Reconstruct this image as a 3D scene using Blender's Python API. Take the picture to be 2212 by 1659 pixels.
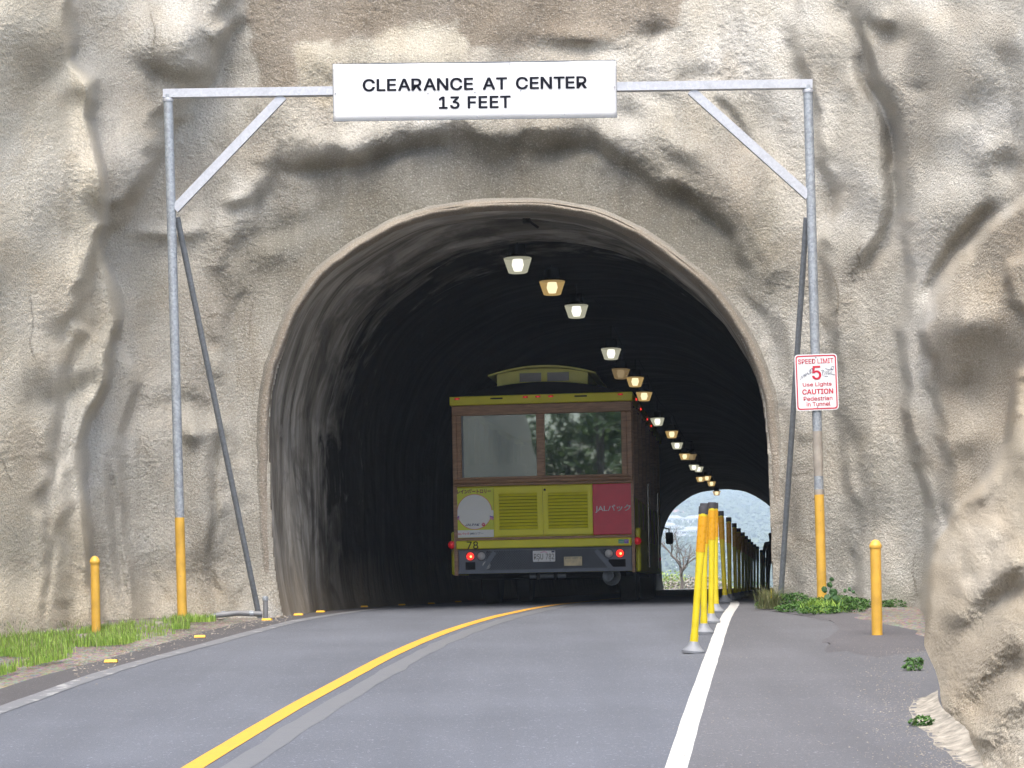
import bpy, math, random
import numpy as np
from mathutils import Vector, Matrix

for o in list(bpy.data.objects):
    bpy.data.objects.remove(o)
S = bpy.context.scene
COL = S.collection
R = math.radians
random.seed(7)
RNG = np.random.default_rng(11)

# ------------------------------------------------------------------ camera, sky, sun, exposure
F = 4723.0                 # focal length in units of a 2212-wide picture
ROLL = R(1.1)
CX, CY = 1106.0, 1271.0    # principal point (level shift lens: the horizon line)
CZ = 0.22                  # eye height above the tunnel floor (the road climbs to the portal)
SR, CR = math.sin(ROLL), math.cos(ROLL)
cam_d = bpy.data.cameras.new('camera')
cam = bpy.data.objects.new('camera', cam_d)
COL.objects.link(cam)
cam_d.sensor_width = 36.0
cam_d.lens = 36.0 * F / 2212.0
cam_d.shift_y = (CY - 829.5) / 2212.0
cam_d.clip_start = 0.1
cam_d.clip_end = 20000
cam.location = (0, 0, CZ)
cam.rotation_euler = (Matrix.Rotation(R(90), 4, 'X') @ Matrix.Rotation(-ROLL, 4, 'Z')).to_euler()
S.camera = cam

SUN = Vector((-0.06, -0.45, 0.89)).normalized()
w = bpy.data.worlds.new('World')
S.world = w
w.use_nodes = True
wn = w.node_tree
bg = wn.nodes['Background']
sk = wn.nodes.new('ShaderNodeTexSky')
sk.sky_type = 'NISHITA'
sk.sun_disc = False
sk.sun_elevation = math.asin(SUN.z)
sk.sun_rotation = math.atan2(SUN.x, SUN.y)
sk.dust_density = 4.0
sk.air_density = 1.0
sk.ozone_density = 1.0
wn.links.new(sk.outputs[0], bg.inputs[0])
bg.inputs[1].default_value = 0.135
sl = bpy.data.lights.new('sun', 'SUN')
sl.energy = 1.35
sl.angle = R(40)
sl.color = (1.0, 0.96, 0.90)
so = bpy.data.objects.new('sun', sl)
COL.objects.link(so)
so.rotation_euler = SUN.to_track_quat('Z', 'Y').to_euler()
so.location = (-10, -20, 40)
S.view_settings.view_transform = 'Standard'
S.view_settings.look = 'None'
S.view_settings.exposure = 1.8
S.view_settings.gamma = 1.0
S.cycles.max_bounces = 6
S.cycles.diffuse_bounces = 3
S.cycles.glossy_bounces = 3
S.cycles.transparent_max_bounces = 8
S.cycles.volume_bounces = 1
S.cycles.use_denoising = True

# ------------------------------------------------------------------ picture <-> place helpers
def P(u, v, d):
    du, dv = u - CX, v - CY
    return Vector((d / F * (du * CR - dv * SR), d, CZ + d / F * (-du * SR - dv * CR)))

GY = [-200, 0, 10.3, 16.5, 18.6, 20.1, 22.1, 24.5, 27, 400]
GZ = [-13, -1.22, -.64, -.297, -.20, -.136, -.065, -.018, 0, 0]
_gy = np.linspace(-200, 400, 6001)
_gz = np.interp(_gy, GY, GZ)
_k = np.ones(15) / 15
_gz[20:-20] = np.convolve(_gz, _k, 'same')[20:-20]
def zg(y):
    return np.interp(y, _gy, _gz)

_gd = np.arange(3, 98, .04); _gdz = zg(_gd)

def ray(u, v):
    du, dv = u - CX, v - CY
    return (du * CR - dv * SR) / F, (-du * SR - dv * CR) / F

def G(u, v):
    """the point of the ground seen at picture position u, v"""
    a, b = ray(u, v)
    h = CZ + b * _gd - _gdz
    i = int(np.argmax(h < 0))
    if i == 0: i = len(_gd) - 1
    t = h[i - 1] / (h[i - 1] - h[i] + 1e-12)
    d = float(_gd[i - 1] + (_gd[i] - _gd[i - 1]) * min(max(t, 0), 1))
    return Vector((a * d, d, float(zg(d))))

_tabs = {}
def perlin(x, y, seed=0):
    if seed not in _tabs:
        tab = np.random.RandomState(seed).rand(256, 256) * 2 * np.pi
        _tabs[seed] = (np.cos(tab).astype(np.float32), np.sin(tab).astype(np.float32))
    gx, gyy = _tabs[seed]
    xf = np.floor(x); yf = np.floor(y)
    fx = x - xf; fy = y - yf
    xi = xf.astype(np.int32); yi = yf.astype(np.int32)
    sx = fx * fx * fx * (fx * (fx * 6 - 15) + 10); sy = fy * fy * fy * (fy * (fy * 6 - 15) + 10)
    def d(ix, iy):
        a = gx[ix & 255, iy & 255]; b = gyy[ix & 255, iy & 255]
        return a, b
    a, b = d(xi, yi); n00 = a * fx + b * fy
    a, b = d(xi + 1, yi); n10 = a * (fx - 1) + b * fy
    a, b = d(xi, yi + 1); n01 = a * fx + b * (fy - 1)
    a, b = d(xi + 1, yi + 1); n11 = a * (fx - 1) + b * (fy - 1)
    return (n00 * (1 - sx) + n10 * sx) * (1 - sy) + (n01 * (1 - sx) + n11 * sx) * sy

def fbm(x, y, seed=0, octv=4, gain=.5):
    t = 0; a = 1
    for i in range(octv):
        t = t + a * perlin(x * 2 ** i + 17.3 * i, y * 2 ** i - 9.1 * i, seed + i)
        a *= gain
    return t

def sstep(a, b, x):
    t = np.clip((x - a) / (b - a), 0, 1)
    return t * t * (3 - 2 * t)

# ------------------------------------------------------------------ materials
def new_mat(name):
    m = bpy.data.materials.new(name)
    m.use_nodes = True
    nt = m.node_tree
    return m, nt, nt.nodes['Principled BSDF']

def nd(nt, typ, **kw):
    n = nt.nodes.new(typ)
    for k, v in kw.items():
        if k.startswith('i_'):
            n.inputs[k[2:].replace('_', ' ')].default_value = v
        else:
            setattr(n, k, v)
    return n

def L(nt, a, b):
    nt.links.new(a, b)

def ramp(nt, fac, stops):
    r = nt.nodes.new('ShaderNodeValToRGB')
    e = r.color_ramp.elements
    e[0].position, e[0].color = stops[0][0], (*stops[0][1], 1)
    e[1].position, e[1].color = stops[-1][0], (*stops[-1][1], 1)
    for p, c in stops[1:-1]:
        q = e.new(p); q.color = (*c, 1)
    L(nt, fac, r.inputs[0])
    return r.outputs[0]

def mixc(nt, fac, a, b, mode='MIX'):
    m = nt.nodes.new('ShaderNodeMix')
    m.data_type = 'RGBA'; m.blend_type = mode
    for sock, val in ((m.inputs[0], fac), (m.inputs[6], a), (m.inputs[7], b)):
        if hasattr(val, 'is_output') or hasattr(val, 'links'):
            L(nt, val, sock)
        elif isinstance(val, (int, float)):
            sock.default_value = val
        else:
            sock.default_value = (*val, 1)
    return m.outputs[2]

def noise(nt, vec, scale, detail=4, rough=.55, dist=0.0):
    n = nd(nt, 'ShaderNodeTexNoise')
    n.inputs['Scale'].default_value = scale
    n.inputs['Detail'].default_value = detail
    n.inputs['Roughness'].default_value = rough
    n.inputs['Distortion'].default_value = dist
    if vec is not None: L(nt, vec, n.inputs['Vector'])
    return n.outputs['Fac']

def posn(nt, scale=(1, 1, 1), obj=False):
    if obj:
        g = nd(nt, 'ShaderNodeTexCoord').outputs['Object']
    else:
        g = nd(nt, 'ShaderNodeNewGeometry').outputs['Position']
    if scale == (1, 1, 1): return g
    m = nd(nt, 'ShaderNodeMapping')
    m.inputs['Scale'].default_value = scale
    L(nt, g, m.inputs['Vector'])
    return m.outputs[0]

def bump(nt, bs, h, strength=.5, dist=.02, prev=None):
    b = nd(nt, 'ShaderNodeBump')
    b.inputs['Strength'].default_value = strength
    b.inputs['Distance'].default_value = dist
    L(nt, h, b.inputs['Height'])
    if prev is not None: L(nt, prev, b.inputs['Normal'])
    if bs is not None: L(nt, b.outputs[0], bs.inputs['Normal'])
    return b.outputs[0]

def simple(name, col, rough=.6, metal=0.0, var=.12, scale=6.0, bmp=0.0, bscale=40, spec=.5, emit=None, estr=0, chips=0):
    """paint-like material: base colour broken up by two noises, a little wear in the gloss"""
    m, nt, bs = new_mat(name)
    p = posn(nt, obj=True)
    n1 = noise(nt, p, scale, 5)
    dark = tuple(c * (1 - var * 1.6) for c in col); lite = tuple(min(1, c * (1 + var)) for c in col)
    c = ramp(nt, n1, [(.3, dark), (.7, lite)])
    L(nt, c, bs.inputs['Base Color'])
    n2 = noise(nt, p, scale * 4, 3)
    rr = nd(nt, 'ShaderNodeMapRange')
    rr.inputs[3].default_value = max(.02, rough - .12); rr.inputs[4].default_value = min(1, rough + .12)
    L(nt, n2, rr.inputs[0]); L(nt, rr.outputs[0], bs.inputs['Roughness'])
    bs.inputs['Metallic'].default_value = metal
    bs.inputs['Specular IOR Level'].default_value = spec
    if chips:   # flaked and scuffed spots
        c = mixc(nt, nd_map(nt, noise(nt, p, 26, 4, .7), .66, .70, 0, chips), c, (.22, .19, .15)); L(nt, c, bs.inputs['Base Color'])
    if bmp: bump(nt, bs, noise(nt, p, bscale, 4), bmp, .01)
    if emit:
        bs.inputs['Emission Color'].default_value = (*emit, 1)
        bs.inputs['Emission Strength'].default_value = estr
    return m

def rock_material():
    m, nt, bs = new_mat('shotcrete_rock')
    p = posn(nt)
    a = nd(nt, 'ShaderNodeAttribute', attribute_name='tint')
    g = noise(nt, p, 55, 2, .8)
    c5 = mixc(nt, nd_map(nt, g, .32, .52, .46, 0), a.outputs['Color'], (.22, .20, .165))
    c6 = mixc(nt, nd_map(nt, g, .54, .70, 0, .38), c5, (.80, .78, .72))
    L(nt, c6, bs.inputs['Base Color'])
    bs.inputs['Roughness'].default_value = .95
    bs.inputs['Specular IOR Level'].default_value = .15
    bump(nt, bs, noise(nt, p, 40, 3, .75), 1.0, .040)
    return m

def nd_map(nt, val, a, b, c, d):
    r = nd(nt, 'ShaderNodeMapRange')
    r.inputs[1].default_value = a; r.inputs[2].default_value = b
    r.inputs[3].default_value = c; r.inputs[4].default_value = d
    L(nt, val, r.inputs[0])
    return r.outputs[0]

def lining_material():
    m, nt, bs = new_mat('stained_tunnel_lining')
    uv = nd(nt, 'ShaderNodeUVMap', uv_map='UVMap').outputs[0]
    def st(sx, sy):
        q = nd(nt, 'ShaderNodeMapping'); q.inputs['Scale'].default_value = (sx, sy, 1)
        L(nt, uv, q.inputs['Vector']); return q.outputs[0]
    n1 = noise(nt, st(3.2, .55), 1.0, 6, .65, .6)
    n2 = noise(nt, st(9, .8), 1.0, 6, .7, .3)
    n3 = noise(nt, st(.7, .5), 1.0, 4)
    n4 = noise(nt, st(1.6, 1.3), 1.0, 5, .6, 1.2)
    c = ramp(nt, n1, [(.32, (.11, .10, .085)), (.46, (.22, .205, .178)), (.56, (.38, .36, .32)), (.68, (.58, .56, .53))])
    c = mixc(nt, nd_map(nt, n2, .50, .68, 0, .5), c, (.36, .345, .32))
    c = mixc(nt, nd_map(nt, n3, .52, .66, 0, .45), c, (.07, .065, .055))
    c = mixc(nt, nd_map(nt, n4, .60, .64, 0, .5), c, (.46, .445, .42))
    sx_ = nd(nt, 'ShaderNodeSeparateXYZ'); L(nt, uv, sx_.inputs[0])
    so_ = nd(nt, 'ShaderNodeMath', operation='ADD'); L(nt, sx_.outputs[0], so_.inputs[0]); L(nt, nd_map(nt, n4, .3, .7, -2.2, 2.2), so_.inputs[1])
    c = mixc(nt, nd_map(nt, so_.outputs[0], 1.6, 5.0, 0, .92), c, (.012, .011, .010))  # deeper lining painted near-black, standing in for daylight falling off inward
    # dust thrown up by traffic along the foot of the wall
    g = nd(nt, 'ShaderNodeNewGeometry'); sep = nd(nt, 'ShaderNodeSeparateXYZ')
    L(nt, g.outputs['Position'], sep.inputs[0])
    hz = nd(nt, 'ShaderNodeMath', operation='ADD'); L(nt, sep.outputs[2], hz.inputs[0])
    nz = nd_map(nt, n2, .3, .7, -.25, .25); L(nt, nz, hz.inputs[1])
    c = mixc(nt, nd_map(nt, hz.outputs[0], .1, .75, .65, 0), c, (.30, .25, .185))
    L(nt, c, bs.inputs['Base Color'])
    bs.inputs['Roughness'].default_value = 1
    bs.inputs['Specular IOR Level'].default_value = .03
    bump(nt, bs, noise(nt, posn(nt), 11, 4, .65), .4, .025)
    return m

def asphalt_material(name, base, warm=0.0, grit=.5):
    m, nt, bs = new_mat(name)
    p = posn(nt)
    n1 = noise(nt, p, .7, 5)
    c = ramp(nt, n1, [(.3, tuple(x * .86 for x in base)), (.7, tuple(x * 1.12 for x in base))])
    n2 = noise(nt, p, 140, 2, .7)
    c = mixc(nt, nd_map(nt, n2, .35, .52, grit, 0), c, tuple(x * .45 for x in base))
    n3 = noise(nt, p, 45, 2, .6)
    c = mixc(nt, nd_map(nt, n3, .64, .69, 0, .75), c, tuple(min(.6, x * 2.2) for x in base))
    ps = posn(nt, (1.6, .12, 1))
    n4 = noise(nt, ps, 1.3, 4)
    c = mixc(nt, nd_map(nt, n4, .45, .7, 0, .34), c, tuple(x * .62 for x in base))
    L(nt, c, bs.inputs['Base Color'])
    bs.inputs['Roughness'].default_value = .78
    bs.inputs['Specular IOR Level'].default_value = .35
    bump(nt, bs, n2, .45, .008)
    return m

def ground_material():
    m, nt, bs = new_mat('gravelly_soil')
    p = posn(nt)
    n1 = noise(nt, p, 1.2, 5)
    c = ramp(nt, n1, [(.3, (.15, .13, .105)), (.5, (.20, .18, .15)), (.7, (.27, .245, .205))])
    vo = nd(nt, 'ShaderNodeTexVoronoi'); vo.inputs['Scale'].default_value = 38
    L(nt, p, vo.inputs['Vector'])
    c = mixc(nt, .55, c, vo.outputs['Color'], 'SOFT_LIGHT')
    L(nt, c, bs.inputs['Base Color'])
    bs.inputs['Roughness'].default_value = 1
    bump(nt, bs, vo.outputs['Distance'], .8, .03)
    return m

def line_material(name, col, wear, base=(.12, .125, .135), scale=14, lo=.45, hi=.55):
    """road paint; where it is worn through the asphalt shows"""
    m, nt, bs = new_mat(name)
    p = posn(nt)
    n1 = noise(nt, p, scale, 6, .7)
    f = nd_map(nt, n1, lo, hi, 1 - wear, 1 if wear < .5 else 1 - wear * .2)
    n2 = noise(nt, p, 90, 3)
    cc = mixc(nt, nd_map(nt, n2, .3, .5, .3, 0), col, tuple(x * .75 for x in col))
    c = mixc(nt, f, base, cc)
    L(nt, c, bs.inputs['Base Color'])
    bs.inputs['Roughness'].default_value = .7
    bump(nt, bs, n2, .3, .006)
    return m

def leaf_material(name, c0, c1, trans=.25):
    m, nt, bs = new_mat(name)
    oi = nd(nt, 'ShaderNodeNewGeometry')
    c = ramp(nt, oi.outputs['Random Per Island'], [(0, c0), (1, c1)])
    L(nt, c, bs.inputs['Base Color'])
    bs.inputs['Roughness'].default_value = .6
    tr = nd(nt, 'ShaderNodeBsdfTranslucent')
    L(nt, c, tr.inputs[0])
    mx = nd(nt, 'ShaderNodeMixShader'); mx.inputs[0].default_value = trans
    L(nt, bs.outputs[0], mx.inputs[1]); L(nt, tr.outputs[0], mx.inputs[2])
    L(nt, mx.outputs[0], nt.nodes['Material Output'].inputs[0])
    return m

def glass_material():
    m, nt, bs = new_mat('dark_window_glass')
    tr = nd(nt, 'ShaderNodeBsdfTransparent'); tr.inputs[0].default_value = (.30, .36, .34, 1)
    gl = nd(nt, 'ShaderNodeBsdfGlossy'); gl.inputs['Roughness'].default_value = .018
    gl.inputs[0].default_value = (.85, .95, .92, 1)
    fr = nd(nt, 'ShaderNodeFresnel'); fr.inputs[0].default_value = 2.7
    bn = bump(nt, None, noise(nt, posn(nt, obj=True), 1.6, 0), .012, .05)
    L(nt, bn, gl.inputs['Normal'])
    mx = nd(nt, 'ShaderNodeMixShader')
    L(nt, fr.outputs[0], mx.inputs[0]); L(nt, tr.outputs[0], mx.inputs[1]); L(nt, gl.outputs[0], mx.inputs[2])
    L(nt, mx.outputs[0], nt.nodes['Material Output'].inputs[0])
    return m

def wood_material():
    m, nt, bs = new_mat('varnished_wood')
    p = posn(nt, (1.5, 1.5, 14), obj=True)
    n = noise(nt, p, 3, 5, .6, .8)
    c = ramp(nt, n, [(.3, (.24, .12, .06)), (.55, (.40, .22, .115)), (.75, (.50, .29, .16))])
    L(nt, c, bs.inputs['Base Color'])
    bs.inputs['Roughness'].default_value = .45
    bump(nt, bs, n, .2, .005)
    return m

def galv_material(name, base, var=.2):
    m, nt, bs = new_mat(name)
    p = posn(nt, obj=True)
    vo = nd(nt, 'ShaderNodeTexVoronoi'); vo.inputs['Scale'].default_value = 45
    L(nt, p, vo.inputs['Vector'])
    sp = nd(nt, 'ShaderNodeSeparateColor'); L(nt, vo.outputs['Color'], sp.inputs[0])
    c = ramp(nt, sp.outputs[0], [(0, tuple(x * (1 - var) for x in base)), (1, tuple(min(1, x * (1 + var)) for x in base))])
    n = noise(nt, p, 5, 5, .65)
    c = mixc(nt, nd_map(nt, n, .55, .72, 0, .5), c, tuple(x * .62 for x in base))
    L(nt, c, bs.inputs['Base Color'])
    bs.inputs['Metallic'].default_value = .25
    bs.inputs['Roughness'].default_value = .55
    return m

def lamp_material(name, col, strength, alpha):
    m, nt, bs = new_mat(name)
    em = nd(nt, 'ShaderNodeEmission'); em.inputs[0].default_value = (*col, 1); em.inputs[1].default_value = strength
    tr = nd(nt, 'ShaderNodeBsdfTransparent')
    mx = nd(nt, 'ShaderNodeMixShader'); mx.inputs[0].default_value = alpha
    L(nt, tr.outputs[0], mx.inputs[1]); L(nt, em.outputs[0], mx.inputs[2])
    L(nt, mx.outputs[0], nt.nodes['Material Output'].inputs[0])
    return m

def hill_material():
    m, nt, bs = new_mat('wooded_hillside')
    p = posn(nt)
    n1 = noise(nt, p, .02, 6, .65)
    n2 = noise(nt, p, .11, 5, .7)
    c = ramp(nt, n1, [(.3, (.05, .075, .03)), (.5, (.08, .11, .045)), (.7, (.17, .17, .085))])
    c = mixc(nt, nd_map(nt, n2, .42, .6, .6, 0), c, (.028, .045, .022))
    L(nt, c, bs.inputs['Base Color'])
    bs.inputs['Roughness'].default_value = 1
    bump(nt, bs, n2, 1, 3.0)
    return m

MT = {}
MT['rock'] = rock_material()
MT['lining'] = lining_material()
MT['road'] = asphalt_material('road_asphalt', (.118, .127, .147))
MT['path'] = asphalt_material('path_asphalt', (.122, .124, .134), grit=.55)
MT['patch'] = asphalt_material('dark_asphalt_patch', (0.1073, 0.1044, 0.1114), grit=.5)
MT['shoulder'] = asphalt_material('shoulder_asphalt', (0.087, 0.08294, 0.08584), grit=.5)
MT['soil'] = ground_material()
MT['yline'] = line_material('yellow_road_paint', (.63, .33, .03), .10, scale=20)
MT['wline'] = line_material('white_road_paint', (0.504, 0.504, 0.4788), .25, scale=26, lo=.30, hi=.36)
MT['wworn'] = line_material('worn_white_paint', (0.432, 0.432, 0.42), 1.0, base=(.155, .16, .17), scale=6, lo=.55, hi=.66)
MT['scar'] = line_material('ground_off_line_scar', (.140, .145, .152), .6, base=(.126, .132, .144), scale=9)
MT['ypost'] = simple('yellow_post_paint', (0.6364, 0.37, 0.0518), .45, var=.14, scale=5, chips=.6)
MT['ytube'] = simple('yellow_plastic_tube', (0.609, 0.49, 0.0105), .4, var=.12, scale=7, chips=.35)
MT['amber'] = simple('amber_reflective_sheet', (0.5904, 0.288, 0.0072), .3, var=.06, scale=8)
MT['blackcap'] = simple('black_rubber_cap', (.035, .035, .04), .6)
MT['greybase'] = simple('grey_plastic_base', (0.198, 0.21, 0.228), .5)
MT['galv'] = galv_material('galvanised_steel', (0.31, 0.341, 0.372))
MT['galvbeam'] = galv_material('white_galvanised_beam', (0.4588, 0.4774, 0.5146), .08)
MT['darksteel'] = galv_material('dull_grey_steel', (0.198, 0.216, 0.234), .12)
MT['tanpaint'] = simple('flaked_tan_paint', (0.35, 0.315, 0.266), .6, var=.2)
MT['white'] = simple('white_sign_face', (0.684, 0.6916, 0.6992), .35, var=.02)
MT['black'] = simple('black_lettering', (.012, .013, .02), .9, spec=.05)
MT['red'] = simple('red_lettering', (0.525, 0.03375, 0.06), .8, spec=.1)
MT['graff'] = simple('grey_marker_scrawl', (.08, .10, .16), .5)
MT['yellow'] = simple('yellow_bus_paint', (.88, .82, .03), .5, var=.05, scale=2)
MT['posterwhite'] = simple('poster_white_print', (.93, .93, .88), .6, var=.02)
MT['lime'] = simple('lime_poster_print', (.72, .76, .04), .4, var=.03)
MT['clere'] = simple('pale_yellow_roof_paint', (.78, .78, .22), .5, var=.06)
MT['crimson'] = simple('crimson_panel', (.72, .02, .055), .4, var=.05)
MT['busgrey'] = simple('slate_grey_bumper', (.16, .18, .215), .5, var=.08)
MT['busdark'] = simple('black_bus_underside', (.010, .010, .011), .8, spec=.15)
MT['wood'] = wood_material()
MT['glass'] = glass_material()
MT['chrome'] = simple('polished_pole', (.6, .6, .6), .2, metal=1.0)
MT['lampblack'] = simple('sooty_lamp_housing', (.006, .006, .006), 1.0, spec=.02)
MT['rubber'] = simple('tyre_rubber', (.02, .02, .02), .8)
MT['taillit'] = simple('lit_red_lens', (.6, .01, .01), .3, emit=(1, .03, .02), estr=.42)
MT['tailhot'] = simple('hot_bulb_glow', (1, .3, .1), .3, emit=(1, .42, .12), estr=1.1)
MT['reddim'] = simple('red_marker_lens', (.55, .01, .02), .25, emit=(1, .02, .03), estr=.035)
MT['clearlens'] = simple('clear_lens', (.62, .62, .60), .15, var=.08, scale=40)
MT['plate'] = simple('pale_number_plate', (.80, .80, .80), .4, var=.04)
MT['gold'] = simple('dull_gold_plate', (.72, .60, .36), .4, var=.2, scale=16)
MT['platetxt'] = simple('olive_plate_lettering', (.17, .15, .12), .5)
MT['maroon'] = simple('maroon_lettering', (.24, .03, .045), .5)
MT['navy'] = simple('navy_print', (.03, .03, .12), .5)
MT['pink'] = simple('pink_print', (.72, .30, .48), .5)
MT['violet'] = simple('violet_print', (.20, .12, .50), .5)
MT['skyblue'] = simple('blue_sticker', (.12, .35, .55), .5)
MT['greenst'] = simple('green_sticker', (.10, .50, .30), .5)
MT['greywin'] = simple('frosted_grey_window', (.30, .31, .33), .4)
MT['seat'] = simple('brown_seat_fabric', (.14, .09, .06), .8)
MT['reflector'] = simple('yellow_road_reflector', (0.7125, 0.39, 0.015), .35, var=.08)
MT['stone'] = simple('rubble_stone', (0.285, 0.255, 0.21), .95, var=.3, bmp=.5)
MT['mortar'] = simple('pale_mortar', (0.315, 0.2888, 0.24), 1.0, var=.3, scale=14, bmp=.8)
MT['pvc'] = simple('grey_conduit', (0.196, 0.2009, 0.2058), .5, var=.15)
MT['grass'] = leaf_material('fresh_grass', (.14, .29, .03), (.38, .52, .10))
MT['weed'] = leaf_material('weed_leaves', (0.0341, 0.1054, 0.0186), (.10, .21, .04))
MT['bigleaf'] = leaf_material('broad_leaves', (0.03, 0.09, 0.027), (.055, .14, .04))
MT['drygrass'] = leaf_material('dry_grass', (0.12, 0.156, 0.042), (.26, .25, .12))
MT['tree_leaf'] = leaf_material('tree_leaves', (.08, .15, .045), (.20, .28, .10))
MT['pale_leaf'] = leaf_material('pale_shrub_leaves', (.22, .34, .06), (.42, .50, .14), .3)
MT['grey_scrub'] = leaf_material('grey_scrub_twigs', (.26, .22, .18), (.46, .40, .33), .1)
MT['bark'] = simple('grey_bark', (.16, .13, .11), .9, var=.25, bmp=.5)
MT['hill'] = hill_material()
MT['hillleaf'] = leaf_material('hill_tree_leaves', (.03, .055, .02), (.10, .14, .05), .1)
MT['housewhite'] = simple('white_house_wall', (.80, .79, .76), .8, var=.04)
MT['housecream'] = simple('cream_house_wall', (.66, .60, .50), .8, var=.04)
MT['roofgrey'] = simple('grey_house_roof', (.36, .36, .37), .8, var=.1)
MT['roofred'] = simple('rust_red_house_roof', (.42, .20, .15), .8, var=.1)
MT['roofwhite'] = simple('white_house_roof', (.74, .74, .73), .8, var=.05)
MT['pane'] = simple('dark_house_pane', (.07, .09, .11), .2)
MT['cloth'] = simple('dark_clothing', (.02, .022, .03), .85)
MT['skin'] = simple('skin', (.36, .22, .15), .6)
MT['hair'] = simple('dark_hair', (.015, .012, .01), .6)
MT['lampwhite'] = lamp_material('cool_lamp_refractor', (1.0, .97, .72), .135, .62)
MT['lampamber'] = lamp_material('warm_lamp_refractor', (1.0, .66, .24), .14, .62)
MT['lampdim'] = lamp_material('dim_lamp_refractor', (.85, .58, .27), .065, .7)
MT['corewhite'] = lamp_material('cool_lamp_core', (1.0, .99, .86), .80, 1)
MT['coreamber'] = lamp_material('warm_lamp_core', (1.0, .88, .58), .72, 1)
MT['coredim'] = lamp_material('dim_lamp_core', (1.0, .78, .45), .14, 1)

# ------------------------------------------------------------------ mesh helpers
def link(o, parent=None):
    COL.objects.link(o)
    if parent is not None: o.parent = parent
    return o

def mesh_obj(name, verts, faces, mat, parent=None, smooth=False):
    me = bpy.data.meshes.new(name)
    me.from_pydata([tuple(v) for v in verts], [], faces)
    if mat is not None: me.materials.append(MT[mat] if isinstance(mat, str) else mat)
    if smooth:
        me.polygons.foreach_set('use_smooth', [True] * len(me.polygons))
    me.update()
    return link(bpy.data.objects.new(name, me), parent)

def np_obj(name, V, Q, mat, parent=None, smooth=True):
    """fast mesh from numpy vertices and faces (tris or quads)"""
    me = bpy.data.meshes.new(name)
    n, k = Q.shape
    me.vertices.add(len(V)); me.vertices.foreach_set('co', np.ascontiguousarray(V, dtype=np.float32).ravel())
    me.loops.add(n * k); me.loops.foreach_set('vertex_index', np.ascontiguousarray(Q, dtype=np.int32).ravel())
    me.polygons.add(n)
    me.polygons.foreach_set('loop_start', np.arange(0, n * k, k, dtype=np.int32))
    me.polygons.foreach_set('loop_total', np.full(n, k, dtype=np.int32))
    me.update(calc_edges=True)
    if smooth: me.polygons.foreach_set('use_smooth', np.ones(n, dtype=bool))
    me.materials.append(MT[mat])
    me.validate()
    return link(bpy.data.objects.new(name, me), parent)

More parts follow.
